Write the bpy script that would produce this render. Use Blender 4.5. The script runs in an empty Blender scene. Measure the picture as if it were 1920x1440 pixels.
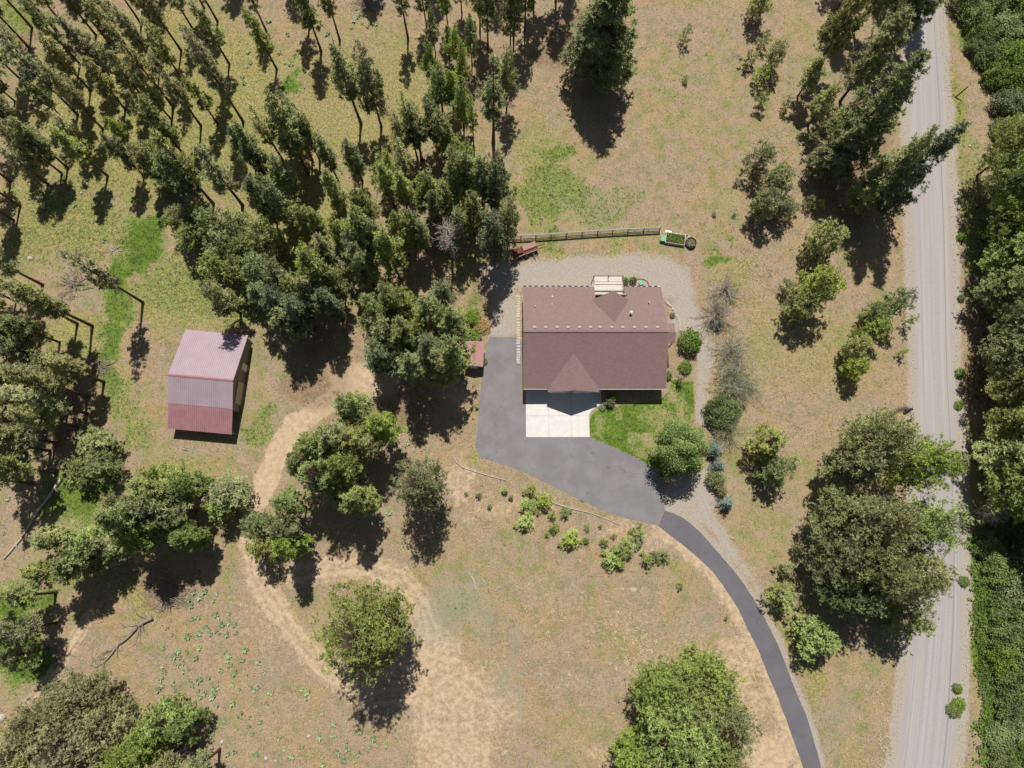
import bpy, bmesh, math, random
import numpy as np
from mathutils import Matrix, Vector
# ------------------------------------------------------------------ camera, sky, sun, exposure
SC = bpy.context.scene
COL = SC.collection
F_PX, CAM_H = 1333.0, 105.0
def _cam():
    u = np.array([20 / F_PX, 270 / F_PX, 1.0]); u /= np.linalg.norm(u)
    y = np.array([0, 1.0, 0]); y -= y.dot(u) * u; y /= np.linalg.norm(y)
    x = np.cross(y, u)
    return np.array([x, y, u])
CM = _cam()
cd = bpy.data.cameras.new('camera'); cam = bpy.data.objects.new('camera', cd); COL.objects.link(cam)
cd.sensor_width = 36; cd.lens = F_PX / 1920 * 36; cd.clip_start = 1; cd.clip_end = 3000
cam.matrix_world = Matrix.Translation((0, 0, CAM_H)) @ Matrix(CM.tolist()).to_4x4()
SC.camera = cam
SUN_EL = 60.5
w = bpy.data.worlds.new('World'); SC.world = w; w.use_nodes = True
nt = w.node_tree; nt.nodes.clear()
sky = nt.nodes.new('ShaderNodeTexSky'); sky.sky_type = 'NISHITA'; sky.sun_disc = False
sky.sun_elevation = math.radians(SUN_EL); sky.sun_rotation = 0.0
bg = nt.nodes.new('ShaderNodeBackground'); bg.inputs[1].default_value = 0.05
wo = nt.nodes.new('ShaderNodeOutputWorld')
nt.links.new(sky.outputs[0], bg.inputs[0]); nt.links.new(bg.outputs[0], wo.inputs[0])
sl = bpy.data.lights.new('sun', 'SUN'); sl.energy = 5.0; sl.angle = math.radians(0.5); sl.color = (1, 0.955, 0.88)
so = bpy.data.objects.new('sun', sl); COL.objects.link(so)
so.rotation_euler = (math.radians(-(90 - SUN_EL)), 0, 0)      # sun stands towards +Y, light falls towards -Y
SC.view_settings.view_transform = 'Standard'; SC.view_settings.look = 'None'
SC.view_settings.exposure = -0.28; SC.view_settings.gamma = 1; SC.view_settings.use_curve_mapping = False
# ------------------------------------------------------------------ helpers
random.seed(7); RNG = np.random.default_rng(7)
def P(px, py, z=0.0):
    """where the ray of a point measured in the photograph meets height z"""
    r = CM @ np.array([(px - 960) / F_PX, -(py - 720) / F_PX, -1.0])
    t = (z - CAM_H) / r[2]
    return float(r[0] * t), float(r[1] * t)
def PP(pts, z=0.0): return [P(a, b, z) for a, b in pts]
def new_obj(name, mesh, mat=None, parent=None):
    o = bpy.data.objects.new(name, mesh); COL.objects.link(o)
    if mat and not mesh.materials: mesh.materials.append(mat)
    if parent: o.parent = parent
    return o
def mk(name, verts, faces, mat, parent=None, smooth=False):
    me = bpy.data.meshes.new(name); me.from_pydata(verts, [], faces); me.update()
    if smooth: me.polygons.foreach_set('use_smooth', [True] * len(me.polygons))
    return new_obj(name, me, mat, parent)
def mesh_np(name, V, F, mat=None, attrs=None, smooth=False):
    me = bpy.data.meshes.new(name); n = F.shape[1]
    me.vertices.add(len(V)); me.vertices.foreach_set('co', np.asarray(V, np.float32).ravel())
    me.loops.add(F.size); me.loops.foreach_set('vertex_index', F.astype(np.int32).ravel())
    me.polygons.add(len(F)); me.polygons.foreach_set('loop_start', np.arange(0, F.size, n, dtype=np.int32))
    me.update(calc_edges=True)
    if smooth: me.polygons.foreach_set('use_smooth', np.ones(len(F), bool))
    for k, v in (attrs or {}).items():
        if v.ndim == 1:
            a = me.attributes.new(k, 'FLOAT', 'POINT'); a.data.foreach_set('value', v.astype(np.float32))
        else:
            a = me.attributes.new(k, 'FLOAT_COLOR', 'POINT')
            c = np.ones((len(V), 4), np.float32); c[:, :v.shape[1]] = v; a.data.foreach_set('color', c.ravel())
    if mat: me.materials.append(mat)
    return me
def thing(name, label, cat, loc=(0, 0, 0), rz=0.0, group=None):
    o = bpy.data.objects.new(name, None); COL.objects.link(o); o.location = loc; o.rotation_euler = (0, 0, rz)
    o.empty_display_size = 0.3
    if label: o['label'] = label
    o['category'] = cat
    if group: o['group'] = group
    return o
def tag(o, label, cat, group=None):
    if label: o['label'] = label
    o['category'] = cat
    if group: o['group'] = group
    return o
class MB:
    def __init__(s): s.v = []; s.f = []
    def box(s, c, d, rz=0.0, ry=0.0, rx=0.0):
        m = Matrix.Translation(c) @ Matrix.Rotation(rz, 4, 'Z') @ Matrix.Rotation(ry, 4, 'Y') @ Matrix.Rotation(rx, 4, 'X')
        b = len(s.v)
        for z in (-1, 1):
            for x, y in ((-1, -1), (1, -1), (1, 1), (-1, 1)):
                s.v.append(tuple(m @ Vector((x * d[0] / 2, y * d[1] / 2, z * d[2] / 2))))
        s.f += [tuple(b + i for i in q) for q in ((3, 2, 1, 0), (4, 5, 6, 7), (0, 1, 5, 4), (1, 2, 6, 5), (2, 3, 7, 6), (3, 0, 4, 7))]
        return s
    def prism(s, poly, z0, z1):
        b = len(s.v); n = len(poly)
        s.v += [(x, y, z0) for x, y in poly] + [(x, y, z1) for x, y in poly]
        s.f += [tuple(b + n - 1 - i for i in range(n)), tuple(b + n + i for i in range(n))]
        s.f += [(b + i, b + (i + 1) % n, b + n + (i + 1) % n, b + n + i) for i in range(n)]
        return s
    def tube(s, pts, rad, n=6, cap=True):
        if not hasattr(rad, '__len__'): rad = [rad] * len(pts)
        b = len(s.v); pts = [Vector(p) for p in pts]
        for i, p in enumerate(pts):
            d = (pts[min(i + 1, len(pts) - 1)] - pts[max(i - 1, 0)]).normalized()
            a = d.orthogonal().normalized() if abs(d.z) < .9 else Vector((1, 0, 0))
            a = (a - d * a.dot(d)).normalized(); c = d.cross(a)
            for k in range(n):
                t = 2 * math.pi * k / n
                s.v.append(tuple(p + (a * math.cos(t) + c * math.sin(t)) * rad[i]))
        for i in range(len(pts) - 1):
            for k in range(n):
                k2 = (k + 1) % n
                s.f.append((b + i * n + k, b + i * n + k2, b + (i + 1) * n + k2, b + (i + 1) * n + k))
        if cap:
            s.f.append(tuple(b + n - 1 - k for k in range(n))); e = b + (len(pts) - 1) * n
            s.f.append(tuple(e + k for k in range(n)))
        return s
    def plate(s, quad, th):
        """a slab lying just under the given top polygon"""
        b = len(s.v); n = len(quad)
        q = [Vector(p) for p in quad]; nn = (q[1] - q[0]).cross(q[2] - q[0]).normalized()
        if nn.z < 0: q = q[::-1]; nn = -nn
        s.v += [tuple(p) for p in q] + [tuple(p - nn * th) for p in q]
        s.f += [tuple(b + i for i in range(n)), tuple(b + 2 * n - 1 - i for i in range(n))]
        s.f += [(b + n + i, b + n + (i + 1) % n, b + (i + 1) % n, b + i) for i in range(n)]
        return s
    def mesh(s, name, mat=None):
        me = bpy.data.meshes.new(name); me.from_pydata(s.v, [], s.f); me.update()
        if mat: me.materials.append(mat)
        return me
    def build(s, name, mat, parent=None, label=None, smooth=False):
        o = mk(name, s.v, s.f, mat, parent, smooth)
        if label: o['label'] = label
        return o
# ---- value noise in numpy
def vnoise(x, y, sc, seed=0):
    r = np.random.default_rng(seed); T = r.random((256, 256))
    X = x / sc + 1000; Y = y / sc + 1000
    i = np.floor(X).astype(int); j = np.floor(Y).astype(int); fx = X - i; fy = Y - j
    fx = fx * fx * (3 - 2 * fx); fy = fy * fy * (3 - 2 * fy)
    g = lambda a, b: T[a % 256, b % 256]
    return (g(i, j) * (1 - fx) + g(i + 1, j) * fx) * (1 - fy) + (g(i, j + 1) * (1 - fx) + g(i + 1, j + 1) * fx) * fy
def fbm(x, y, sc, seed=0, oc=4):
    s = 0; a = .5; t = 0
    for k in range(oc):
        s = s + a * vnoise(x, y, sc / 2 ** k, seed + k * 11); t += a; a *= .55
    return s / t
def sstep(e0, e1, v):
    t = np.clip((v - e0) / (e1 - e0), 0, 1); return t * t * (3 - 2 * t)
def seg_dist(X, Y, pts):
    d = np.full(X.shape, 1e9)
    for (ax, ay), (bx, by) in zip(pts[:-1], pts[1:]):
        vx, vy = bx - ax, by - ay; L = vx * vx + vy * vy + 1e-9
        t = np.clip(((X - ax) * vx + (Y - ay) * vy) / L, 0, 1)
        d = np.minimum(d, np.hypot(X - ax - t * vx, Y - ay - t * vy))
    return d
def inside(X, Y, poly):
    c = np.zeros(X.shape, bool); n = len(poly)
    for i in range(n):
        x1, y1 = poly[i]; x2, y2 = poly[(i + 1) % n]
        if y1 == y2: continue
        c ^= ((y1 > Y) != (y2 > Y)) & (X < (x2 - x1) * (Y - y1) / (y2 - y1) + x1)
    return c
def sd_poly(X, Y, poly):
    d = seg_dist(X, Y, list(poly) + [poly[0]]); return np.where(inside(X, Y, poly), -d, d)
# ------------------------------------------------------------------ materials
class NT:
    def __init__(s, name):
        s.m = bpy.data.materials.new(name); s.m.use_nodes = True; s.t = s.m.node_tree; s.n = s.t.nodes
        s.n.clear(); s.out = s.n.new('ShaderNodeOutputMaterial'); s.b = s.n.new('ShaderNodeBsdfPrincipled')
        s.b.inputs['Roughness'].default_value = .8
        s.b.inputs['Specular IOR Level'].default_value = .25
        s.t.links.new(s.b.outputs[0], s.out.inputs[0])
    def L(s, a, b): s.t.links.new(a, b)
    def set(s, sock, v):
        if hasattr(v, 'is_linked') or hasattr(v, 'links'): s.L(v, sock)
        else: sock.default_value = v if not isinstance(v, (tuple, list)) or len(v) != 3 or sock.type != 'RGBA' else (*v, 1)
    def coord(s, kind='Object'): return s.n.new('ShaderNodeTexCoord').outputs[kind]
    def geo(s): return s.n.new('ShaderNodeNewGeometry').outputs['Position']
    def noise(s, vec, sc, det=4, ro=.55):
        x = s.n.new('ShaderNodeTexNoise'); x.inputs['Scale'].default_value = sc; x.inputs['Detail'].default_value = det
        x.inputs['Roughness'].default_value = ro; s.L(vec, x.inputs['Vector']); return x.outputs['Fac']
    def vor(s, vec, sc, out='Distance'):
        x = s.n.new('ShaderNodeTexVoronoi'); x.inputs['Scale'].default_value = sc; s.L(vec, x.inputs['Vector']); return x.outputs[out]
    def mapv(s, vec, sc):
        x = s.n.new('ShaderNodeMapping'); x.inputs['Scale'].default_value = sc; s.L(vec, x.inputs['Vector']); return x.outputs[0]
    def mix(s, f, a, b, mode='MIX'):
        x = s.n.new('ShaderNodeMix'); x.data_type = 'RGBA'; x.blend_type = mode
        s.set(x.inputs[0], f); s.set(x.inputs[6], a); s.set(x.inputs[7], b); return x.outputs[2]
    def math(s, op, a, b=0.0, clamp=False):
        x = s.n.new('ShaderNodeMath'); x.operation = op; x.use_clamp = clamp
        s.set(x.inputs[0], a); s.set(x.inputs[1], b); return x.outputs[0]
    def rng(s, v, a, b, c=0.0, d=1.0):
        x = s.n.new('ShaderNodeMapRange'); x.interpolation_type = 'SMOOTHSTEP'; s.L(v, x.inputs[0])
        for i, q in enumerate((a, b, c, d)): x.inputs[i + 1].default_value = q
        return x.outputs[0]
    def attr(s, name, out='Fac'):
        x = s.n.new('ShaderNodeAttribute'); x.attribute_name = name; return x.outputs[out]
    def sep(s, c):
        x = s.n.new('ShaderNodeSeparateColor'); s.L(c, x.inputs[0]); return x.outputs
    def bump(s, h, st=.4, d=.05):
        x = s.n.new('ShaderNodeBump'); x.inputs['Strength'].default_value = st; x.inputs['Distance'].default_value = d
        s.L(h, x.inputs['Height']); s.L(x.outputs[0], s.b.inputs['Normal'])
    def col(s, c): s.set(s.b.inputs['Base Color'], c)
def simple(name, c, rough=.7, var=.25, sc=3.0, metal=0.0, bump=0.0):
    m = NT(name); g = m.geo(); n = m.noise(g, sc, 5)
    m.col(m.mix(m.rng(n, .3, .7), tuple(x * (1 - var) for x in c), tuple(min(1, x * (1 + var)) for x in c)))
    m.b.inputs['Roughness'].default_value = rough; m.b.inputs['Metallic'].default_value = metal
    if bump: m.bump(n, bump, .03)
    return m.m
def mat_ground():
    m = NT('ground_cover'); g = m.geo()
    c1 = m.sep(m.attr('cov', 'Color')); c2 = m.sep(m.attr('cov2', 'Color'))
    fine = m.noise(g, 3.0, 6, .85); med = m.noise(g, 1.3, 6, .72); big = m.noise(g, .13, 5, .65); sp = m.noise(g, 4.6, 4, .85); pat = m.noise(g, .45, 5, .7)
    warm = (.42, .295, .175); pink = (.385, .285, .215); straw = (.47, .37, .20); olive = (.23, .22, .105)
    base = m.mix(m.rng(big, .36, .64), warm, pink)
    hv = m.noise(g, .21, 5, .7); hv2 = m.noise(m.mapv(g, (1.3, .8, 1)), .33, 5, .7)
    base = m.mix(m.rng(hv, .52, .68, 0, .75), base, (.43, .265, .13))
    base = m.mix(m.rng(hv2, .54, .68, 0, .5), base, (.33, .26, .245))
    base = m.mix(m.math('MULTIPLY', m.rng(med, .42, .62), .6), base, straw)
    base = m.mix(m.math('MULTIPLY', m.rng(pat, .44, .66), .6), base, olive)
    base = m.mix(m.math('MULTIPLY', m.rng(fine, .52, .64), .8), base, (.64, .51, .38))
    base = m.mix(m.math('MULTIPLY', m.rng(sp, .53, .62), .85), base, (.12, .095, .05))
    # golden dry grass
    gold = m.mix(m.rng(fine, .40, .6), (.17, .18, .05), (.50, .43, .17))
    base = m.mix(m.math('MULTIPLY', m.rng(m.math('ADD', c2[0], m.math('SUBTRACT', med, .5)), .15, .75), .85), base, gold)
    # green, broken up by noise
    gr = m.mix(m.rng(fine, .38, .6), (.11, .155, .035), (.34, .38, .12))
    gr = m.mix(m.rng(c1[0], .7, 1.05, 0, .85), gr, m.mix(m.rng(m.math('ADD', m.math('MULTIPLY', fine, .6), m.math('MULTIPLY', pat, .4)), .36, .62), (.045, .115, .012), (.17, .27, .035)))
    nz = m.math('SUBTRACT', m.math('ADD', m.math('MULTIPLY', pat, .45), m.math('ADD', m.math('MULTIPLY', med, .4), m.math('MULTIPLY', fine, .4))), .625)
    gf = m.math('ADD', c1[0], m.math('MULTIPLY', nz, 3.2))
    base = m.mix(m.rng(gf, .22, .85), base, gr)
    # tan track dirt
    dirt = m.mix(m.rng(med, .35, .65), (.50, .37, .235), (.66, .50, .34))
    dirt = m.mix(m.math('MULTIPLY', m.rng(sp, .55, .66), .5), dirt, (.28, .20, .12))
    df = m.math('ADD', c1[1], m.math('MULTIPLY', nz, 2.6))
    base = m.mix(m.rng(df, .25, .85), base, dirt)
    # crushed gravel
    grv = m.mix(m.rng(fine, .35, .62), (.37, .32, .26), (.49, .44, .375))
    grv = m.mix(m.math('MULTIPLY', m.rng(sp, .56, .68), .5), grv, (.19, .16, .125))
    grv = m.mix(m.math('MULTIPLY', m.rng(pat, .5, .7), .45), grv, (.44, .36, .25))
    vf = m.math('ADD', c1[2], m.math('MULTIPLY', nz, 2.6))
    base = m.mix(m.rng(vf, .25, .85), base, grv)
    # needle litter and grey sagebrush patches
    base = m.mix(m.math('MULTIPLY', m.rng(c2[1], .1, .9), m.rng(med, .3, .65)), base, m.mix(m.rng(fine, .4, .62), (.15, .095, .06), (.31, .215, .14)))
    base = m.mix(m.math('MULTIPLY', c2[2], m.rng(fine, .4, .6)), base, (.30, .34, .25))
    m.col(base); m.b.inputs['Roughness'].default_value = .95; m.b.inputs['Specular IOR Level'].default_value = .1
    m.bump(m.math('ADD', fine, m.math('MULTIPLY', med, .8)), .45, .08)
    return m.m
def mat_asphalt(name, c, var=.12):
    m = NT(name); g = m.geo(); n = m.noise(g, .35, 5, .6); f = m.noise(g, 14, 4, .7); s = m.noise(g, 1.5, 5, .7)
    base = m.mix(m.rng(n, .3, .7), tuple(x * (1 - var) for x in c), tuple(x * (1 + var) for x in c))
    base = m.mix(m.math('MULTIPLY', m.rng(f, .4, .65), .3), base, tuple(x * 1.5 for x in c))
    base = m.mix(m.math('MULTIPLY', m.rng(s, .66, .75), .5), base, (.42, .37, .31))
    vv = m.n.new('ShaderNodeTexVoronoi'); vv.feature = 'DISTANCE_TO_EDGE'; vv.inputs['Scale'].default_value = .16
    wv = m.n.new('ShaderNodeVectorMath'); wv.operation = 'ADD'; m.L(g, wv.inputs[0]); nn = m.n.new('ShaderNodeTexNoise'); nn.inputs['Scale'].default_value = .9; nn.inputs['Detail'].default_value = 5; m.L(g, nn.inputs['Vector'])
    sc_ = m.n.new('ShaderNodeVectorMath'); sc_.operation = 'SCALE'; sc_.inputs[3].default_value = 2.2; m.L(nn.outputs['Color'], sc_.inputs[0]); m.L(sc_.outputs[0], wv.inputs[1]); m.L(wv.outputs[0], vv.inputs['Vector'])
    base = m.mix(m.math('MULTIPLY', m.rng(vv.outputs['Distance'], .002, .009, 1, 0), m.rng(s, .4, .6, 0, .6)), base, tuple(x * .45 for x in c))
    base = m.mix(m.math('MULTIPLY', m.rng(m.noise(g, .22, 6, .75), .52, .7), .5), base, tuple(x * .78 for x in c))
    m.col(base); m.b.inputs['Roughness'].default_value = .85; m.bump(f, .2, .02)
    return m.m
def mat_road():
    m = NT('road_gravel'); uv = m.coord('UV'); g = m.geo()
    st = m.noise(m.mapv(uv, (34, .022, 1)), 1.0, 3, .6); st2 = m.noise(m.mapv(uv, (8, .012, 1)), 1.0, 2, .5); f = m.noise(g, 9, 4, .7)
    base = m.mix(m.rng(st, .35, .65), (.38, .362, .36), (.475, .45, .44))
    lw = m.noise(m.mapv(uv, (3.2, .05, 1)), 1.0, 4, .65); base = m.mix(m.rng(lw, .42, .62, 0, .75), base, (.40, .375, .36))
    base = m.mix(m.math('MULTIPLY', m.rng(st2, .4, .65), .45), base, (.50, .445, .39))
    base = m.mix(m.math('MULTIPLY', m.rng(m.noise(g, 2.6, 5, .8), .52, .66), .35), base, (.30, .28, .265))
    base = m.mix(m.math('MULTIPLY', m.rng(f, .55, .72), .3), base, (.30, .27, .25))
    x = m.n.new('ShaderNodeSeparateXYZ'); m.L(uv, x.inputs[0])
    wob = m.math('ADD', x.outputs[0], m.math('MULTIPLY', m.math('SUBTRACT', m.noise(m.mapv(uv, (0, .04, 1)), 1.0, 2), .5), .05))
    line = m.rng(m.math('ABSOLUTE', m.math('SUBTRACT', wob, .80)), .006, .02, 1, 0)
    base = m.mix(m.math('MULTIPLY', line, .5), base, (.22, .205, .21))
    edge = m.rng(m.math('ABSOLUTE', m.math('SUBTRACT', x.outputs[0], .5)), .36, .5)
    base = m.mix(m.math('MULTIPLY', edge, m.rng(f, .35, .6)), base, (.45, .37, .29))
    m.col(base); m.bump(m.math('ADD', m.math('MULTIPLY', st, .25), f), .2, .02); m.b.inputs['Roughness'].default_value = .95
    return m.m
def mat_shingle():
    m = NT('asphalt_shingle'); g = m.coord('Object')
    br = m.n.new('ShaderNodeTexBrick'); m.L(m.mapv(g, (1, 1, 1)), br.inputs['Vector'])
    br.inputs['Scale'].default_value = 1; br.inputs['Brick Width'].default_value = .32; br.inputs['Row Height'].default_value = .135
    br.inputs['Mortar Size'].default_value = .008; br.inputs['Color1'].default_value = (.33, .232, .216, 1)
    br.inputs['Color2'].default_value = (.27, .187, .175, 1); br.inputs['Mortar'].default_value = (.21, .13, .12, 1)
    n = m.noise(g, .5, 4); f = m.noise(g, 22, 3, .7)
    c = m.mix(m.math('MULTIPLY', m.rng(m.noise(m.mapv(g, (.5, 5, 5)), 1.2, 5, .7), .45, .65), .55), br.outputs['Color'], (.30, .20, .185))
    c = m.mix(m.math('MULTIPLY', m.rng(f, .55, .7), .35), c, (.42, .31, .29))
    m.col(c); m.b.inputs['Roughness'].default_value = .95; m.b.inputs['Specular IOR Level'].default_value = .1
    m.bump(m.math('ADD', br.outputs['Fac'], m.math('MULTIPLY', f, -.6)), .35, .02); return m.m
def mat_leaf(name, dark, light, trans=.14, hue=.028):
    m = NT(name); t = m.attr('tone'); oi = m.n.new('ShaderNodeObjectInfo').outputs['Random']
    c = m.mix(t, dark, light)
    hs = m.n.new('ShaderNodeHueSaturation'); m.L(c, hs.inputs['Color'])
    m.L(m.rng(oi, 0, 1, .5 - hue * .35, .5 + hue * .35), hs.inputs['Hue']); m.L(m.rng(m.math('FRACT', m.math('MULTIPLY', oi, 7.3)), 0, 1, .78, 1.18), hs.inputs['Value'])
    m.L(m.rng(m.math('FRACT', m.math('MULTIPLY', oi, 3.7)), 0, 1, .75, 1.0), hs.inputs['Saturation'])
    m.L(hs.outputs[0], m.b.inputs['Base Color']); m.b.inputs['Roughness'].default_value = .6
    tr = m.n.new('ShaderNodeBsdfTranslucent'); m.L(hs.outputs[0], tr.inputs[0])
    mx = m.n.new('ShaderNodeMixShader'); mx.inputs[0].default_value = trans
    m.L(m.b.outputs[0], mx.inputs[1]); m.L(tr.outputs[0], mx.inputs[2]); m.L(mx.outputs[0], m.out.inputs[0])
    return m.m
M = {}
M['ground'] = mat_ground()
M['asphalt'] = mat_asphalt('old_asphalt', (.235, .225, .23))
M['lane'] = mat_asphalt('dark_asphalt', (.155, .148, .165), .08)
M['road'] = mat_road(); M['shingle'] = mat_shingle()
M['concrete'] = simple('pale_concrete', (.77, .74, .70), .85, .05, 1.2)
M['cream'] = simple('cream_siding', (.55, .49, .40), .7, .06)
M['white'] = simple('white_paint', (.78, .77, .74), .5, .05)
M['deck'] = simple('sun_bleached_decking', (.72, .66, .60), .8, .08, 6)
M['vent'] = simple('vent_metal', (.52, .42, .39), .5, .1)
M['dark'] = simple('dark_metal', (.05, .04, .04), .6, .2)
M['glass'] = simple('window_glass', (.02, .025, .03), .08, .1)
M['barn_n'] = simple('faded_mauve_metal', (.455, .355, .40), .42, .05, .6)
M['barn_r'] = simple('red_metal', (.41, .21, .225), .45, .08, .8)
M['shed_m'] = simple('pink_red_metal', (.52, .29, .275), .45, .06, 1.0)
M['tan'] = simple('tan_metal_siding', (.22, .19, .145), .6, .08)
M['wood'] = simple('weathered_wood', (.40, .35, .29), .9, .25, 8)
M['deadwood'] = simple('dead_grey_wood', (.34, .28, .24), .95, .3, 6)
M['palewood'] = simple('bleached_log_wood', (.55, .49, .42), .9, .2, 6)
M['bark'] = simple('pine_bark', (.115, .078, .058), .95, .4, 5, bump=.5)
M['rust'] = simple('rusty_red_steel', (.20, .075, .06), .8, .35, 3)
M['stone'] = simple('pale_field_stone', (.52, .48, .43), .9, .2, 4)
M['paver'] = simple('cream_paver', (.55, .50, .43), .9, .12, 3)
M['green_plastic'] = simple('green_plastic', (.20, .47, .27), .5, .1)
M['soil'] = simple('garden_soil', (.10, .07, .045), .95, .3, 6)
M['brick'] = simple('red_brick', (.36, .14, .09), .9, .2, 5)
M['pine'] = mat_leaf('pine_needles', (.145, .182, .042), (.57, .62, .20))
M['pine_d'] = mat_leaf('dark_pine_needles', (.12, .165, .05), (.45, .54, .21))
M['pine_y'] = mat_leaf('bright_pine_needles', (.14, .20, .028), (.54, .65, .15))
M['pine_g'] = mat_leaf('pale_olive_needles', (.19, .20, .065), (.64, .63, .27))
M['leaf'] = mat_leaf('broad_leaves', (.07, .13, .015), (.30, .43, .07), .15)
M['lime'] = mat_leaf('lime_green_leaves', (.14, .24, .018), (.52, .70, .07), .2)
M['leaf_o'] = mat_leaf('olive_leaves', (.12, .165, .04), (.38, .45, .16), .15)
M['spruce'] = mat_leaf('blue_spruce_needles', (.10, .15, .13), (.36, .45, .40), .1, .02)
M['balsam'] = mat_leaf('grey_green_leaves', (.16, .24, .09), (.44, .56, .25), .1, .02)
M['grass_d'] = mat_leaf('dry_grass_blades', (.20, .16, .055), (.58, .47, .24), .2, .02)
M['grass_g'] = mat_leaf('green_grass_blades', (.055, .125, .014), (.17, .29, .04), .3, .02)
M['gold'] = mat_leaf('golden_weed', (.33, .22, .04), (.62, .45, .10), .2, .02)
M['cream_g'] = mat_leaf('cream_grass', (.48, .38, .20), (.78, .66, .42), .2, .02)
# ------------------------------------------------------------------ layout measured on the photograph (pixels of the 1920 x 1440 picture)
asphalt_w = [(917, 632), (976, 632), (979, 645), (979, 757), (986, 760), (986, 820), (1106, 820), (1135, 832), (1165, 845), (1200, 862), (1230, 880), (1237, 893), (1242, 920), (1247, 957)]
lane_R = [(1247, 957), (1282, 972), (1317, 1002), (1350, 1040), (1385, 1082), (1417, 1129), (1441, 1173), (1464, 1222), (1482, 1270), (1499, 1312), (1513, 1345), (1528, 1395), (1540, 1440), (1552, 1500), (1560, 1560)]
lane_L = [(1235, 987), (1267, 1012), (1292, 1031), (1320, 1056), (1343, 1081), (1380, 1135), (1402, 1180), (1422, 1220), (1440, 1266), (1456, 1302), (1480, 1366), (1494, 1405), (1506, 1440), (1519, 1500), (1528, 1560)]
asph_bottom = [(1235, 987), (1232, 985), (1200, 978), (1160, 968), (1100, 943), (1040, 914), (980, 885), (930, 867), (895, 850), (896, 790), (902, 720), (907, 680)]
ASPH = PP(asphalt_w + asph_bottom)
LANE = PP(lane_L) + PP(lane_R)[::-1]
road_L = [(1712, -120), (1704, 60), (1701, 200), (1703, 330), (1708, 450), (1712, 560), (1716, 700), (1718, 850), (1714, 1000), (1706, 1150), (1697, 1260), (1686, 1360), (1676, 1440), (1660, 1560)]
road_R = [(1752, -120), (1766, 90), (1776, 200), (1781, 330), (1785, 450), (1787, 560), (1790, 700), (1799, 850), (1806, 1000), (1808, 1150), (1803, 1260), (1798, 1360), (1790, 1440), (1780, 1560)]
RL, RR = PP(road_L), PP(road_R)
gravel_polys = [PP([(905, 500), (975, 492), (1050, 482), (1130, 474), (1200, 474), (1262, 484), (1290, 505), (1303, 545), (1316, 590), (1338, 640), (1342, 680), (1330, 720), (1330, 790), (1322, 800), (1302, 790), (1300, 720), (1308, 680), (1300, 640), (1275, 620), (1255, 640), (1255, 560), (975, 545), (975, 632), (910, 632), (915, 570)]),
                PP([(1300, 880), (1330, 880), (1340, 960), (1375, 1020), (1425, 1085), (1460, 1150), (1440, 1150), (1390, 1080), (1330, 1000), (1250, 957), (1245, 920)])]
track_strokes = [([(680, 700), (640, 735), (595, 770), (550, 800), (520, 850), (495, 910), (475, 960), (470, 1020)], 1.9, 1.0, 0),
                 ([(470, 1020), (482, 1085), (520, 1150), (575, 1215), (630, 1270), (690, 1302)], 2.1, .9, 1),
                 ([(560, 1075), (620, 1063), (690, 1062), (745, 1085), (788, 1130), (806, 1190), (805, 1250), (770, 1300), (700, 1310)], 2.3, .92, 1),
                 ([(520, 1100), (560, 1180), (620, 1240)], .35, .6, 0),
                 ([(640, 700), (700, 715), (760, 730), (850, 750)], 3.0, .75, 0),
                 ([(800, 1240), (835, 1330), (855, 1440), (860, 1520)], 6.5, .66, 0),
                 ([(860, 1240), (905, 1290), (922, 1350), (905, 1440)], .45, .8, 0), ([(850, 1250), (885, 1300), (900, 1350), (880, 1440)], .3, .7, 0),
                 ([(50, 1320), (100, 1270), (140, 1200), (165, 1160)], 1.0, .9, 1),
                 ([(1130, 1105), (1240, 1105), (1262, 1080)], .2, .7, 0)]
LAWN = PP([(1106, 785), (1115, 772), (1130, 766), (1240, 750), (1252, 735), (1262, 712), (1300, 716), (1303, 792), (1318, 806), (1312, 880), (1237, 895), (1200, 863), (1160, 843), (1106, 820)])
green_blobs = [(305, 415, 34, 32, 1.1), (288, 445, 36, 34, 1.1), (262, 480, 40, 36, 1.1), (240, 515, 34, 34, 1.05), (275, 455, 55, 80, 1.05), (240, 560, 45, 75, .95), (228, 640, 45, 80, 1.0), (215, 720, 35, 60, .9), (140, 930, 75, 80, .95), (215, 780, 20, 80, .7), (35, 1150, 75, 70, 1.1), (40, 1240, 85, 100, 1.1), (30, 30, 60, 60, .8), (10, 90, 30, 40, .8), (553, 150, 22, 22, 1.0), (1040, 285, 50, 35, .85), (1050, 350, 110, 55, .8), (1000, 390, 60, 70, .8), (1160, 385, 130, 60, .55), (1100, 300, 120, 60, .4), (1040, 450, 80, 10, .8), (1340, 490, 35, 22, .95), (1375, 545, 30, 25, .6), (700, 1045, 60, 14, .8), (850, 1120, 60, 60, .45), (960, 1060, 90, 60, .3), (1180, 1130, 60, 30, .3), (1400, 1000, 16, 35, .7), (1430, 680, 60, 90, .42), (1390, 850, 60, 80, .35), (1790, 200, 26, 120, .72), (1860, 1200, 55, 300, 1.1), (1850, 60, 70, 90, 1.0), (1860, 500, 60, 450, .7), (120, 420, 200, 190, .40), (330, 540, 110, 80, .6), (240, 790, 60, 120, .55), (450, 560, 90, 70, .7), (500, 790, 50, 60, .75), (360, 1180, 40, 50, .1), (490, 320, 300, 200, .34), (250, 200, 300, 220, .3), (1550, 250, 90, 200, .2), (880, 570, 30, 60, .6), (700, 560, 90, 70, .4), (1085, 932, 12, 8, .9), (1460, 1050, 25, 50, .35), (1560, 1350, 50, 90, .3), (400, 830, 80, 50, .35), (1800, 850, 10, 200, .9), (1806, 1290, 7, 60, .7), (1250, 700, 12, 16, .9)]
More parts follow.
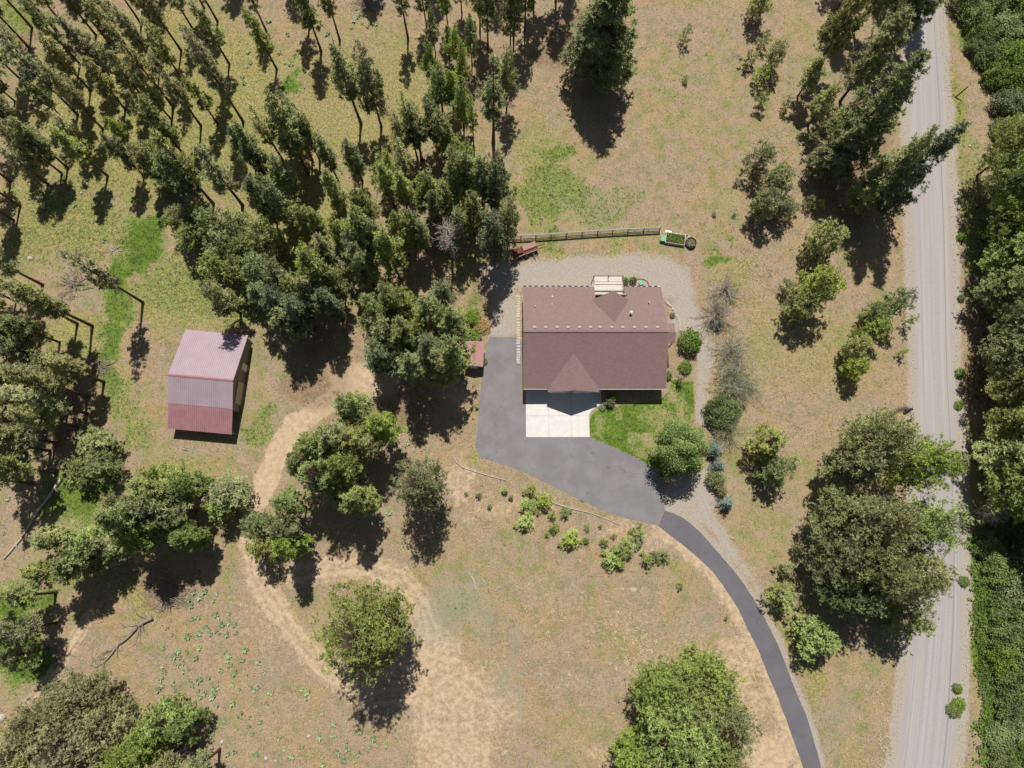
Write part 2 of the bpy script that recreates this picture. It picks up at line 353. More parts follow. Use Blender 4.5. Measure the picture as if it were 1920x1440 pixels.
gold_blobs = [(120, 430, 160, 90, .8), (340, 560, 90, 90, .8), (230, 760, 40, 120, .8), (350, 880, 120, 50, .6), (160, 640, 90, 80, .8), (60, 350, 80, 60, .7), (550, 400, 200, 160, .7), (1000, 330, 60, 160, .7), (1080, 460, 150, 22, .9), (1210, 500, 90, 30, .4), (870, 600, 36, 60, 1.0), (900, 810, 20, 60, .9), (1180, 950, 120, 20, .3), (1560, 660, 130, 140, .45), (1480, 250, 60, 140, .3), (1790, 190, 30, 110, 1.0), (230, 1330, 120, 50, .8), (250, 1110, 80, 60, .6), (1500, 1230, 40, 120, .7), (1450, 1130, 30, 60, .5), (300, 200, 350, 250, .85), (700, 200, 250, 200, .6), (850, 420, 60, 160, .9), (1380, 520, 60, 40, .6), (1450, 620, 90, 120, .45), (150, 1060, 70, 60, .8), (700, 1080, 120, 20, .4), (560, 1130, 60, 60, .4), (1230, 790, 50, 50, .5), (1600, 1420, 60, 60, .4), (650, 40, 120, 60, .4)]
litter_blobs = [(600, 720, 120, 60, .7), (750, 760, 150, 50, .8), (1080, 80, 90, 70, .75), (1140, 200, 60, 80, .5), (1580, 350, 80, 130, .8), (1600, 250, 80, 160, .6), (330, 1090, 90, 60, .7), (130, 800, 60, 90, .8), (1650, 1060, 130, 140, .85), (1600, 1160, 80, 60, .7), (1860, 700, 60, 250, .8), (900, 150, 100, 120, .45), (800, 400, 120, 100, .5), (620, 150, 60, 60, .35), (75, 75, 60, 30, .9), (560, 620, 80, 100, .5), (1320, 1400, 100, 60, .4), (900, 550, 40, 60, .5)]
sage_blobs = [(855, 1130, 75, 85, .9), (930, 1260, 25, 60, .7), (1120, 380, 130, 30, .35), (940, 1200, 20, 50, .5), (970, 1310, 14, 90, .6), (1470, 650, 60, 40, .3), (370, 850, 40, 20, .5), (1310, 1180, 60, 40, .3), (1590, 1320, 40, 60, .35), (760, 1360, 60, 40, .2)]
def blob_px(lst, GX, GY):
    """soft ellipses, each stood up on the ground round its own measured centre"""
    out = np.zeros(GX.shape)
    for (a, b, rx, ry, s) in lst:
        cx, cy = P(a, b); ex = abs(P(a + rx, b)[0] - cx); ey = abs(P(a, b + ry)[1] - cy)
        d = np.hypot((GX - cx) / ex, (GY - cy) / ey)
        out = np.maximum(out, s * (1 - sstep(.35, 1.15, d)))
    return out
def covers(GX, GY):
    wx = GX + (fbm(GX, GY, 7, 3) - .5) * 9 + (fbm(GX, GY, 1.6, 13) - .5) * 2.5; wy = GY + (fbm(GX, GY, 7, 4) - .5) * 9 + (fbm(GX, GY, 1.6, 14) - .5) * 2.5
    green = blob_px(green_blobs, wx, wy); gold = blob_px(gold_blobs, wx, wy)
    litter = blob_px(litter_blobs, wx, wy); sage = blob_px(sage_blobs, wx, wy)
    green = np.clip(green + (fbm(GX, GY, 14, 9) - .5) * .55 * (green < .7), 0, 1.2)
    green = np.maximum(green, .08 + .30 * sstep(.42, .66, fbm(GX, GY, 9, 31)))
    sw = (fbm(GX, GY, 2.5, 5) - .5) * 1.2
    dirt = np.zeros(GX.shape)
    for pts, wd, st, rut in track_strokes:
        d = seg_dist(GX, GY, PP(pts)) + sw
        v = st * (1 - sstep(wd * .5, wd * 1.25, d))
        if rut: v = v * (.78 + .26 * np.cos((d - .9) * 2 * math.pi / 1.05))
        dirt = np.maximum(dirt, v)
    bare = blob_px([(1280, 1280, 150, 170, .33), (1400, 1270, 50, 160, .62), (1450, 1400, 60, 80, .8), (1230, 1010, 130, 45, .5), (960, 950, 120, 50, .5), (880, 880, 60, 50, .6), (640, 1100, 60, 30, .4), (480, 1200, 60, 60, .3), (1080, 150, 30, 60, .4), (880, 1340, 150, 160, .55), (690, 1250, 120, 70, .55), (480, 1180, 60, 90, .4), (1140, 1400, 60, 50, .5)], wx, wy)
    lanev = seg_dist(GX, GY, PP(lane_L)); dirt = np.maximum(dirt, .75 * (1 - sstep(.6, 2.4, lanev + sw)))
    dirt = np.maximum(dirt, bare)
    rd = np.minimum(seg_dist(GX, GY, RL), seg_dist(GX, GY, RR)) + sw * .8
    lr = seg_dist(GX, GY, PP(lane_R)) + sw * .5
    grav = np.maximum(.95 * (1 - sstep(.5, 2.0, rd)), .8 * (1 - sstep(.3, 1.5, lr)))
    sdg = np.full(GX.shape, 1e9)
    for gp in gravel_polys: sdg = np.minimum(sdg, sd_poly(GX, GY, gp))
    grav = np.maximum(grav, 1 - sstep(-1.7, 1.5, sdg + sw * 1.4))
    sdl = sd_poly(GX, GY, LAWN); lawn = 1 - sstep(-.15, .25, sdl)
    dry = blob_px([(1230, 800, 60, 60, .5), (1290, 760, 30, 60, .6), (1200, 850, 50, 20, .4)], wx, wy)
    green = np.where(lawn > .5, 1.15 - dry * 1.0 - .35 * (fbm(GX, GY, 1.6, 77) > .56), green)
    gold = np.where(lawn > .5, dry, gold); grav = grav * (1 - lawn); dirt *= 1 - lawn; litter *= 1 - lawn
    green = green * (1 - np.clip(grav, 0, 1) * .8) * (1 - np.clip(dirt * 1.1, 0, 1) * .85)
    return green, dirt, grav, gold, litter, sage, lawn, sdg + sw
# ------------------------------------------------------------------ ground, one grid split where its cover changes
def build_ground():
    xs = np.linspace(-112, 122, 780); ys = np.linspace(-50, 118, 560)
    GX, GY = np.meshgrid(xs, ys)
    g, d, v, go, li, sa, lawn, sdg = covers(GX, GY)
    Z = np.zeros(GX.shape)
    dr = seg_dist(GX, GY, PP([(1700, 772), (1672, 782), (1640, 795)]))
    Z -= 1.0 * (1 - sstep(.2, .85, dr))                                   # the eroded ditch beside the road
    V = np.stack([GX.ravel(), GY.ravel(), Z.ravel()], 1)
    c1 = np.stack([g.ravel(), d.ravel(), v.ravel()], 1); c2 = np.stack([go.ravel(), li.ravel(), sa.ravel()], 1)
    ny, nx = GX.shape; idx = np.arange(ny * nx).reshape(ny, nx)
    F = np.stack([idx[:-1, :-1], idx[:-1, 1:], idx[1:, 1:], idx[1:, :-1]], -1).reshape(-1, 4)
    ctr = lambda A: ((A[:-1, :-1] + A[1:, 1:] + A[:-1, 1:] + A[1:, :-1]) / 4).ravel()
    cls = np.zeros(len(F), int); dd = ctr(d); cls[(dd > .62)] = 2; cls[ctr(sdg) < 0] = 1; cls[ctr(lawn) > .5] = 3
    dl = ctr(seg_dist(GX, GY, PP(lane_L))); cls[(cls == 2) & (dl < 3)] = 0
    for k, nm in enumerate(('ground', 'gravel_yard', 'dirt_track', 'lawn')):
        f = F[cls == k]; u, inv = np.unique(f, return_inverse=True)
        me = mesh_np(nm, V[u], inv.reshape(-1, 4), M['ground'], {'cov': c1[u], 'cov2': c2[u]})
        o = new_obj(nm, me); o['kind'] = 'structure'
    # far ground ring out to the horizon
    B = 1500; x0, x1, y0, y1 = -112, 122, -50, 118
    v = [(-B, -B, 0), (B, -B, 0), (B, B, 0), (-B, B, 0), (x0, y0, 0), (x1, y0, 0), (x1, y1, 0), (x0, y1, 0)]
    o = mk('far_ground', v, [(0, 1, 5, 4), (1, 2, 6, 5), (2, 3, 7, 6), (3, 0, 4, 7)], M['ground']); o['kind'] = 'structure'
build_ground()
def smooth_edge(pts, n=6, jit=0.0, seed=1):
    r = random.Random(seed); out = []
    p = [Vector((a, b)) for a, b in pts]
    for i in range(len(p) - 1):
        p0, p1, p2, p3 = p[max(i - 1, 0)], p[i], p[i + 1], p[min(i + 2, len(p) - 1)]
        for k in range(n):
            t = k / n
            q = .5 * ((2 * p1) + (p2 - p0) * t + (2 * p0 - 5 * p1 + 4 * p2 - p3) * t * t + (3 * p1 - p0 - 3 * p2 + p3) * t ** 3)
            out.append((q.x + r.uniform(-jit, jit), q.y + r.uniform(-jit, jit)))
    out.append(tuple(p[-1])); return out
def sheet(name, poly, z, mat):
    bm = bmesh.new(); vs = [bm.verts.new((x, y, z)) for x, y in poly]; f = bm.faces.new(vs)
    if f.normal.z < 0: f.normal_flip()
    bmesh.ops.triangulate(bm, faces=bm.faces[:]); me = bpy.data.meshes.new(name); bm.to_mesh(me); bm.free()
    o = new_obj(name, me, mat); o['kind'] = 'structure'; return o
def dens(poly, step=.5, jit=.05, seed=2):
    r = random.Random(seed); out = []
    for (a, b), (c, d) in zip(poly, poly[1:] + poly[:1]):
        n = max(1, int(math.hypot(c - a, d - b) / step))
        out += [(a + (c - a) * k / n + (r.uniform(-jit, jit) if k else 0), b + (d - b) * k / n + (r.uniform(-jit, jit) if k else 0)) for k in range(n)]
    return out
lawn_edge = smooth_edge(PP([(1106, 820), (1135, 832), (1165, 845), (1200, 862), (1230, 880), (1237, 893), (1242, 920), (1247, 957)]), 6)
bot = smooth_edge(PP(asph_bottom), 5)
sheet('asphalt_yard', dens(PP(asphalt_w[:6]) + lawn_edge + bot, .6, .04), .006, M['asphalt'])
sheet('asphalt_driveway', smooth_edge(PP(lane_L), 6, .03) + smooth_edge(PP(lane_R), 6, .03)[::-1], .010, M['lane'])
def build_road():
    A = smooth_edge(RL, 24); B = smooth_edge(RR, 24); r = random.Random(4); nc = 14
    V = []; UV = []; F = []; s = 0
    for i in range(len(A)):
        if i: s += math.hypot(A[i][0] - A[i - 1][0], A[i][1] - A[i - 1][1])
        ja, jb = r.uniform(-.12, .12), r.uniform(-.12, .12)
        for k in range(nc + 1):
            t = k / nc; q = t + (ja / 7 if k == 0 else jb / 7 if k == nc else 0)
            crown = .004 + .05 * math.sin(math.pi * t)
            V.append((A[i][0] * (1 - q) + B[i][0] * q, A[i][1] * (1 - q) + B[i][1] * q, crown)); UV.append((t, s))
    for i in range(len(A) - 1):
        for k in range(nc):
            a = i * (nc + 1) + k; F.append((a, a + 1, a + nc + 2, a + nc + 1)[::-1])
    me = bpy.data.meshes.new('gravel_road'); me.from_pydata(V, [], F); me.update(); uv = me.uv_layers.new(name='UVMap')
    for l in me.loops: uv.data[l.index].uv = UV[l.vertex_index]
    if me.polygons[0].normal.z < 0: me.flip_normals()
    me.polygons.foreach_set('use_smooth', [True] * len(me.polygons))
    o = new_obj('gravel_road', me, M['road']); o['kind'] = 'structure'
build_road()
# concrete apron of separate slabs
ap = bpy.data.objects.new('concrete_apron', None); COL.objects.link(ap); ap['kind'] = 'structure'
xa = [3.66, 7.08, 10.42, 13.14]; ya = [13.2, 16.42, 20.5]
for i in range(3):
    for j in range(2):
        x0, x1, y0, y1 = xa[i] + .012, xa[i + 1] - .012, ya[j] + .012, ya[j + 1] - .012
        if i == 2 and j == 1: poly = [(x0, y0), (x1, y0), (x1 + .15, y0 + .5), (x1 + .9, y0 + 1.2), (x1 + 1.9, y0 + 1.7), (x1 + 1.9, y1), (x0, y1)]
        else: poly = [(x0, y0), (x1, y0), (x1, y1), (x0, y1)]
        MB().prism(poly, -.05, .03 + .002 * ((i + j) % 2)).build('slab', M['concrete'], ap)
# pavers along the left wall of the house
pv = bpy.data.objects.new('paver_strip', None); COL.objects.link(pv); pv['kind'] = 'structure'
pm = MB().box((0, 0, .02), (.56, .36, .09)).mesh('paver', M['paver'])
y = 24.6; k = 0
while y < 35.4:
    o = bpy.data.objects.new('paver', pm); COL.objects.link(o); o.parent = pv
    o.location = (2.62 + random.uniform(-.05, .05) - (0 if y > 25 else 0), y, .01); o.rotation_euler = (0, 0, random.uniform(-.06, .06))
    y += .405 if random.random() < .85 else .5
# ------------------------------------------------------------------ the house
HX0, HX1, HY0, HY1, HR, EZ, RZ = 3.22, 24.12, 19.95, 35.62, 27.68, 3.0, 6.5
house = thing('house', 'large house with brown-pink shingle roof beside the asphalt yard', 'house', (0, 0, 0))
th = .16
slopeS = (RZ - EZ) / (HR - HY0); slopeN = (RZ - EZ) / (HY1 - HR)
zS = lambda yy: EZ + (yy - HY0) * slopeS
zN = lambda yy: EZ + (HY1 - yy) * slopeN
# bay for the white balcony at the back
BX0, BX1, BY = 14.0, 18.45, 34.05
roof = MB()
roof.plate([(HX0, HY0, EZ), (HX1, HY0, EZ), (HX1, HR, RZ), (HX0, HR, RZ)], th)
roof.build('roof_front_slope', M['shingle'], house)
MB().plate([(HX0, HR, RZ), (BX0, HR, RZ), (BX0, HY1, EZ), (HX0, HY1, EZ)], th).plate(
    [(BX1, HR, RZ), (HX1, HR, RZ), (HX1, HY1, EZ), (BX1, HY1, EZ)], th).plate(
    [(BX0 + .001, HR, RZ), (BX1 - .001, HR, RZ), (BX1 - .001, BY, zN(BY)), (BX0 + .001, BY, zN(BY))], th).build('roof_back_slope', M['shingle'], house)
rc = MB()
n = 60
for i in range(n):
    x = HX0 + (HX1 - HX0) * (i + .5) / n
    rc.box((x, HR, RZ + .03), ((HX1 - HX0) / n * .96, .3, .035))
rc.build('ridge_cap', M['shingle'], house)
# front garage gable (ridge runs towards the viewer's bottom edge)
GX0, GX1, GXm, GY, GZ = 6.8, 14.35, 10.48, 19.42, 5.15
yv = HY0 + (GZ - EZ) / slopeS
gz0 = 2.95
MB().plate([(GX0, GY, gz0), (GXm, GY - .12, GZ), (GXm, yv, GZ + .02), (GX0, HY0 + .03, gz0 + .03)], .1).build('garage_gable_slope', M['shingle'], house)
MB().plate([(GXm, GY - .12, GZ), (GX1, GY, gz0), (GX1, HY0 + .03, gz0 + .03), (GXm, yv, GZ + .02)], .1).build('garage_gable_slope', M['shingle'], house)
# back gable over the balcony
NX0, NX1, NXm, NYe, NZ = 13.45, 18.95, 16.42, 34.0, 5.8
yn = HY1 - (NZ - EZ) / slopeN
ze = zN(33.2) + .03
MB().plate([(NX0, 33.2, ze), (NXm, yn, NZ + .02), (NXm, 34.05, NZ)], .08).build('back_gable_slope', M['shingle'], house)
MB().plate([(NX1, 33.2, ze), (NXm, 34.05, NZ), (NXm, yn, NZ + .02)], .08).build('back_gable_slope', M['shingle'], house)
# side porch gable on the right
PX1, PY0, PY1, PZ, PE = 25.45, 26.35, 29.45, 5.25, 4.6
pym = (PY0 + PY1) / 2 + .05
MB().plate([(HX1 - 1.4, PY0, PE), (PX1, PY0, PE), (PX1, pym, PZ), (HX1 - 1.4, pym, PZ)], .1).build('porch_roof_slope', M['shingle'], house)
MB().plate([(HX1 - 1.4, pym, PZ), (PX1, pym, PZ), (PX1, PY1, PE), (HX1 - 1.4, PY1, PE)], .1).build('porch_roof_slope', M['shingle'], house)
for yy in (PY0 + .25, PY1 - .25): MB().box((PX1 - .25, yy, 2.25), (.16, .16, 4.5)).build('porch_post', M['white'], house)
# walls
wx0, wx1, wy0, wy1 = HX0 + .45, HX1 - .4, HY0 + .55, HY1 - .5
wl = MB()
wl.box(((wx0 + wx1) / 2, wy0, 1.45), (wx1 - wx0, .2, 2.9)); wl.build('front_wall', M['cream'], house)
MB().box(((wx0 + wx1) / 2, wy1, 1.45), (wx1 - wx0, .2, 2.9)).build('back_wall', M['cream'], house)
for xx in (wx0, wx1):
    g = MB(); a = [(wy0 + .1, 0), (wy1 - .1, 0), (wy1 - .1, 2.9), (HR, RZ - .3), (wy0 + .1, 2.9)]
    b = len(g.v); g.v += [(xx - .1, p, q) for p, q in a] + [(xx + .1, p, q) for p, q in a]
    g.f += [(4, 3, 2, 1, 0), (5, 6, 7, 8, 9)] + [(i, (i + 1) % 5, 5 + (i + 1) % 5, 5 + i) for i in range(5)]
    g.build('side_wall', M['cream'], house)
# gable front of the garage with doors
g = MB(); a = [(GX0 + .4, 0), (GX1 - .4, 0), (GX1 - .4, 2.75), (GXm, GZ - .15), (GX0 + .4, 2.75)]
g.v += [(p, GY + .45, q) for p, q in a] + [(p, GY + .65, q) for p, q in a]
g.f += [(0, 1, 2, 3, 4), (9, 8, 7, 6, 5)] + [((i + 1) % 5, i, 5 + i, 5 + (i + 1) % 5) for i in range(5)]
g.build('gable_wall', M['cream'], house)
for cx in (8.6, 12.1):
    d = MB().box((cx, GY + .42, 1.1), (2.7, .06, 2.2)).build('garage_door', M['white'], house)
    for k in range(4): MB().box((cx, GY + .38, .3 + .54 * k), (2.6, .03, .46)).build('panel', M['white'], d)
for cx in (4.9, 16.5, 19.2, 21.8):
    f = MB().box((cx, wy0 - .12, 1.6), (1.3, .06, 1.2)).build('window', M['white'], house)
    MB().box((cx, wy0 - .16, 1.6), (1.1, .03, 1.0)).build('pane', M['glass'], f)
for cy in (23.5, 32.0):
    f = MB().box((wx1 + .12, cy, 1.6), (.06, 1.3, 1.2)).build('window', M['white'], house)
    MB().box((wx1 + .16, cy, 1.6), (.03, 1.1, 1.0)).build('pane', M['glass'], f)
d = MB().box((wx1 + .13, 27.9, 1.05), (.07, 1.0, 2.1)).build('side_door', M['white'], house)
# gutters and fascia
def gut(x0, x1, yy, z, name='gutter'):
    MB().box(((x0 + x1) / 2, yy, z - .07), (x1 - x0, .12, .11)).build(name, M['vent'], house)
gut(HX0, GX0 - .05, HY0 - .065, EZ); gut(GX1 + .05, HX1, HY0 - .065, EZ)
gut(HX0, BX0 - .2, HY1 + .065, EZ); gut(BX1 + .2, HX1, HY1 + .065, EZ)
br = MB(); x = HX0 + .3
while x < HX1 - .2:
    if not (BX0 - .3 < x < BX1 + .3): br.box((x, HY1 + .1, EZ - .02), (.5, .16, .05))
    x += .86
o = br.build('gutter_guard', M['dark'], house); o['kind'] = 'stuff'
for xx in (HX0 + .02, HX1 - .02):
    for (ya_, yb_, za, zb) in ((HY0, HR, EZ, RZ), (HY1, HR, EZ, RZ)):
        L = math.hypot(yb_ - ya_, zb - za)
        MB().box((xx + (.035 if xx > 10 else -.035), (ya_ + yb_) / 2, (za + zb) / 2 - .1), (.03, L, .2), rx=math.atan2(zb - za, yb_ - ya_)).build('rake_board', M['wood'], house)
# ridge vents in a row just behind the ridge
vx = [1002.5, 1023.5, 1044.5, 1065.5, 1086.5, 1107.5, 1125, 1147, 1167.5, 1189.5, 1211, 1232.5]
vm = MB(); vm.box((0, 0, .06), (.44, .40, .14)); vm.box((0, .02, .16), (.34, .30, .07)); vme = vm.mesh('roof_vent', M['vent'])
for a in vx:
    x, _ = P(a, 617.5, 6.2); yy = 28.3
    o = bpy.data.objects.new('roof_vent', vme); COL.objects.link(o); o.parent = house
    o.location = (x, yy, zN(yy) - .01); o.rotation_euler = (-math.atan(slopeN), 0, 0)
def pipe(px, py, r, h, mat, name='vent_pipe', cap=False):
    zz = 4.5
    for _ in range(4): x, yy = P(px, py, zz); zz = zN(yy)
    b = MB().tube([(x, yy, zz - .2), (x, yy, zz + h)], r, 8)
    if cap: b.tube([(x, yy, zz + h + .04), (x, yy, zz + h + .14)], [r * 1.6, r * 1.1], 10); b.tube([(x, yy, zz + .02), (x, yy - .02, zz + .1)], r * 1.5, 8)
    b.build(name, mat, house)
pipe(1003.5, 575, .07, .35, M['white']); pipe(1035.5, 556, .10, .14, M['white']); pipe(1035, 571, .07, .2, M['white']); pipe(1035.5, 595, .07, .12, M['vent'])
pipe(1043, 542, .06, .2, M['white']); pipe(1182, 588, .15, .75, M['white'], 'flue', True); pipe(1216, 568, .08, .55, M['white'])
pipe(1174.5, 554, .05, .5, M['dark'])
# balcony
bal = MB()
nb = 11
for i in range(nb):
    yy = 33.15 + (37.3 - 33.15) * (i + .5) / nb
    bx0 = BX0 + .03 if yy < HY1 + .1 else 13.85
    MB().box(((bx0 + BX1) / 2, yy, 2.62), (BX1 - bx0 - .04, (37.3 - 33.15) / nb - .008, .06)).build('deck_board', M['deck'], house)
for xx in (13.95, 16.2, 18.35): 
    p = MB().box((xx, 37.15, 1.85), (.1, .1, 3.7)).build('railing_post', M['dark'], house)
for z_ in (3.7,): MB().box((16.15, 37.15, z_), (4.4, .04, .04)).build('railing_bar', M['dark'], house)
MB().box((13.95, 36.5, 3.7), (.05, 1.3, .05)).build('railing_bar', M['dark'], house)
MB().box((18.35, 35.6, 3.7), (.05, 3.0, .05)).build('railing_bar', M['dark'], house)
MB().box((16.2, 36.1, 2.68), (4.3, .05, .04)).build('railing_bar', M['dark'], house)
# bay walls under the back gable
MB().box(((BX0 + BX1) / 2, BY - .12, 3.6), (BX1 - BX0, .12, 1.9)).build('balcony_wall', M['cream'], house)
f = MB().box(((BX0 + BX1) / 2, BY - .04, 3.5), (1.8, .05, 1.7)).build('balcony_door', M['white'], house)
MB().box(((BX0 + BX1) / 2, BY, 3.5), (1.5, .03, 1.4)).build('pane', M['glass'], f)
# ------------------------------------------------------------------ ribbed metal roofs, barn, shed
def rib_roof(name, x0, x1, ya_, za, yb_, zb, step, mat, parent, swap=False, rib=.035, th_=.05):
    """slope from (y=ya,z=za) to (y=yb,z=zb); ribs run down the slope"""
    g = MB(); P4 = lambda x, yy, z: (yy, x, z) if swap else (x, yy, z)
    nv = Vector((0, yb_ - ya_, zb - za)); up = Vector((0, -(zb - za), (yb_ - ya_))).normalized()
    if up.z < 0: up = -up
    prof = []; x = x0
    while x < x1 - step * .5:
        prof += [(x, 0), (x + step * .78, 0), (x + step * .84, rib), (x + step * .94, rib)]; x += step
    prof.append((x1, 0)); n_ = len(prof)
    for (yy, zz) in ((ya_, za), (yb_, zb)):
        for (px_, h) in prof: g.v.append(P4(px_, yy + up.y * h, zz + up.z * h))
        for (px_, h) in prof: g.v.append(P4(px_, yy - up.y * th_, zz - up.z * th_))
    for i in range(n_ - 1):
        g.f.append((i, i + 1, 2 * n_ + i + 1, 2 * n_ + i)); g.f.append((n_ + i + 1, n_ + i, 3 * n_ + i, 3 * n_ + i + 1))
        g.f.append((i + 1, i, n_ + i, n_ + i + 1)); g.f.append((2 * n_ + i, 2 * n_ + i + 1, 3 * n_ + i + 1, 3 * n_ + i))
    g.f.append((0, 2 * n_, 3 * n_, n_)); g.f.append((n_ - 1, 2 * n_ - 1, 4 * n_ - 1, 3 * n_ - 1))
    o = g.build(name, mat, parent)
    bm = bmesh.new(); bm.from_mesh(o.data); bmesh.ops.recalc_face_normals(bm, faces=bm.faces[:]); bm.to_mesh(o.data); bm.free()
    return o
barn = thing('barn', 'metal-roofed barn with mauve upper slopes and redder lower slope', 'barn', (-42.97, 21.2, 0), math.radians(-5.3))
hx = 4.68
rib_roof('roof_back_slope', -hx, hx, 0, 5.0, 7.45, 2.35, .30, M['barn_n'], barn)
rib_roof('roof_front_slope', -hx, hx, 0, 5.0, -3.9, 3.45, .30, M['barn_n'], barn)
o = rib_roof('lower_roof_slope', -hx, hx, -3.86, 3.43, -7.42, 2.15, .30, M['barn_r'], barn); o['label'] = 'redder lower metal roof slope'
MB().box((0, .09, 5.0), (2 * hx, .2, .03), rx=-.34).box((0, -.1, 4.995), (2 * hx, .2, .03), rx=.38).build('ridge_cap', M['barn_r'], barn)
e = hx - .28
for xx in (-e, e):
    g = MB(); a = [(-3.8, 0), (7.1, 0), (7.1, 2.3), (0, 4.88), (-3.8, 3.38)]; k = len(a)
    g.v += [(xx - .05, p, q) for p, q in a] + [(xx + .05, p, q) for p, q in a]
    g.f += [tuple(range(k))[::-1], tuple(range(k, 2 * k))] + [(i, (i + 1) % k, k + (i + 1) % k, k + i) for i in range(k)]
    g.build('gable_wall', M['tan'], barn)
MB().box((0, 7.12, 1.15), (2 * e, .1, 2.3)).build('back_wall', M['tan'], barn)
MB().box((0, -3.85, 1.65), (2 * e, .1, 3.3)).build('front_wall', M['tan'], barn)
for xx in (-4.3, -1.5, 1.5, 4.3): MB().box((xx, -7.1, 1.08), (.14, .14, 2.16)).build('post', M['wood'], barn)
d = MB().box((e + .08, 2.8, 1.05), (.06, 1.0, 2.1)).build('door', M['white'], barn); MB().box((e + .13, 3.15, 1.05), (.04, .06, .1)).build('handle', M['dark'], d)
d = MB().box((e + .08, -1.2, 1.35), (.06, 3.2, 2.6)).build('sliding_door', M['cream'], barn); MB().box((e + .12, -1.2, 2.7), (.08, 3.6, .1)).build('door_track', M['wood'], barn)
for p in ((e + .2, .3, 4.3), (e + .2, .6, 3.2)):
    MB().box(p, (.2, .18, .18)).build('wall_lamp', M['white'], barn)
for s in (-1, 1): MB().box((s * (hx + .012), 3.7, 3.66), (.025, 7.9, .14), rx=-math.atan(2.65 / 7.45)).build('rake_trim', M['barn_n'], barn)
shed = thing('garden_shed', 'small shed with pinkish-red ribbed metal roof beside the asphalt yard', 'shed', (-4.02, 25.42, 0), math.radians(-3))
rib_roof('roof_left_slope', -1.87, 1.87, 0, 2.45, -1.42, 2.0, .2, M['shed_m'], shed, swap=True, rib=.02, th_=.03)
rib_roof('roof_right_slope', -1.87, 1.87, 0, 2.45, 1.42, 2.0, .2, M['shed_m'], shed, swap=True, rib=.02, th_=.03)
MB().box((-.09, 0, 2.45), (.2, 3.74, .02), ry=-.3).box((.09, 0, 2.45), (.2, 3.74, .02), ry=.3).build('ridge_cap', M['barn_r'], shed)
MB().box((0, 0, .98), (2.5, 3.4, 1.96)).build('wall', M['tan'], shed)
gw = MB().prism([(-1.2, 0), (1.2, 0), (0, .4)], 0, 3.3).build('gable_wall', M['tan'], shed)
gw.matrix_local = Matrix.Translation((0, 1.65, 1.97)) @ Matrix.Rotation(math.pi / 2, 4, 'X')
d = MB().box((0, -1.74, .95), (1.1, .06, 1.8)).build('door', M['white'], shed); MB().box((.42, -1.79, .95), (.05, .05, .12)).build('handle', M['dark'], d)
# ------------------------------------------------------------------ small built things
fp = [(976.5, 447), (1004.5, 446), (1033, 444), (1062, 442), (1091, 440), (1120, 438), (1148, 436.5), (1177, 435), (1206, 433.5), (1236, 432)]
fpw = PP(fp); fpw = [(2 * fpw[0][0] - fpw[1][0], 2 * fpw[0][1] - fpw[1][1])] + fpw
fence = thing('post_and_rail_fence', 'weathered wooden post and rail fence above the gravel yard', 'fence', (fpw[5][0], fpw[5][1], 0))
for (a, b) in fpw:
    MB().box((a - fence.location.x, b - fence.location.y, .62), (.14, .14, 1.24), rz=.05).build('post', M['wood'], fence)
for (a, b), (c, d_) in zip(fpw[:-1], fpw[1:]):
    L = math.hypot(c - a, d_ - b); an = math.atan2(d_ - b, c - a)
    for k, z_ in enumerate((.35, .75, 1.12)):
        MB().box(((a + c) / 2 - fence.location.x, (b + d_) / 2 - fence.location.y + .09, z_), (L - .02, .05, .14), rz=an, ry=random.uniform(-.01, .01)).build('rail', M['wood'], fence)
    MB().box(((a + c) / 2 - fence.location.x, (b + d_) / 2 - fence.location.y + .02, 1.265), (L - .02, .2, .035), rz=an).build('top_board', M['wood'], fence)
# old trailer
tx, ty = P(985, 473)
tr = thing('old_trailer', 'old rusty red-brown trailer in the pine shade at the fence end', 'trailer', (tx, ty, 0), math.radians(22))
MB().box((0, 0, .75), (3.9, 1.25, .1)).build('bed', M['rust'], tr)
lid = MB().box((.75, .35, 1.05), (2.2, .8, .12), rx=.25).build('lid', M['shed_m'], tr)
MB().box((-1.2, .2, 1.0), (1.4, .9, .45)).build('toolbox', M['rust'], tr)
for s in (-1, 1):
    MB().box((0, s * .66, .95), (3.9, .06, .12)).build('side_rail', M['wood'], tr)
    w_ = MB().tube([(-.2, s * .72, .36), (-.2, s * .92, .36)], .36, 16).build('wheel', M['dark'], tr)
    MB().tube([(-.2, s * .925, .36), (-.2, s * .95, .36)], .18, 12).build('rim', M['wood'], w_)
for k in range(5): MB().box((-1.8 + .9 * k, -.68, .6), (.05, .05, .5)).build('stake', M['wood'], tr)
MB().tube([(1.0, -.7, .7), (1.0, -1.9, .05)], .05, 6).build('support_pole', M['wood'], tr)
MB().tube([(1.9, 0, .7), (3.0, 0, .45)], .06, 6).build('drawbar', M['rust'], tr)
def leafpatch(n, sx, sy, z, size, seed, hh=.3):
    r = np.random.default_rng(seed); c = np.stack([r.uniform(-sx, sx, n), r.uniform(-sy, sy, n), z + r.uniform(0, hh, n)], 1)
    return leaf_mesh(c, size, r)
def leaf_mesh(c, size, r, up=.3, name='leaves', tone=None):
    n = len(c); a = r.normal(size=(n, 3)); a[:, 2] *= .5; a /= np.linalg.norm(a, axis=1)[:, None] + 1e-9
    b = r.normal(0, .5, size=(n, 3)) + np.array([0, .3, 1.0]); b = np.cross(a, b); b /= np.linalg.norm(b, axis=1)[:, None] + 1e-9
    s = size * r.uniform(.6, 1.3, n)[:, None]
    V = np.stack([c - a * s, c + b * s * .55, c + a * s, c - b * s * .55], 1).reshape(-1, 3)
    F = np.arange(4 * n).reshape(-1, 4)
    t = r.uniform(0, 1, n) if tone is None else tone
    return V, F, np.repeat(t, 4)
bx, by = P(1265, 450)
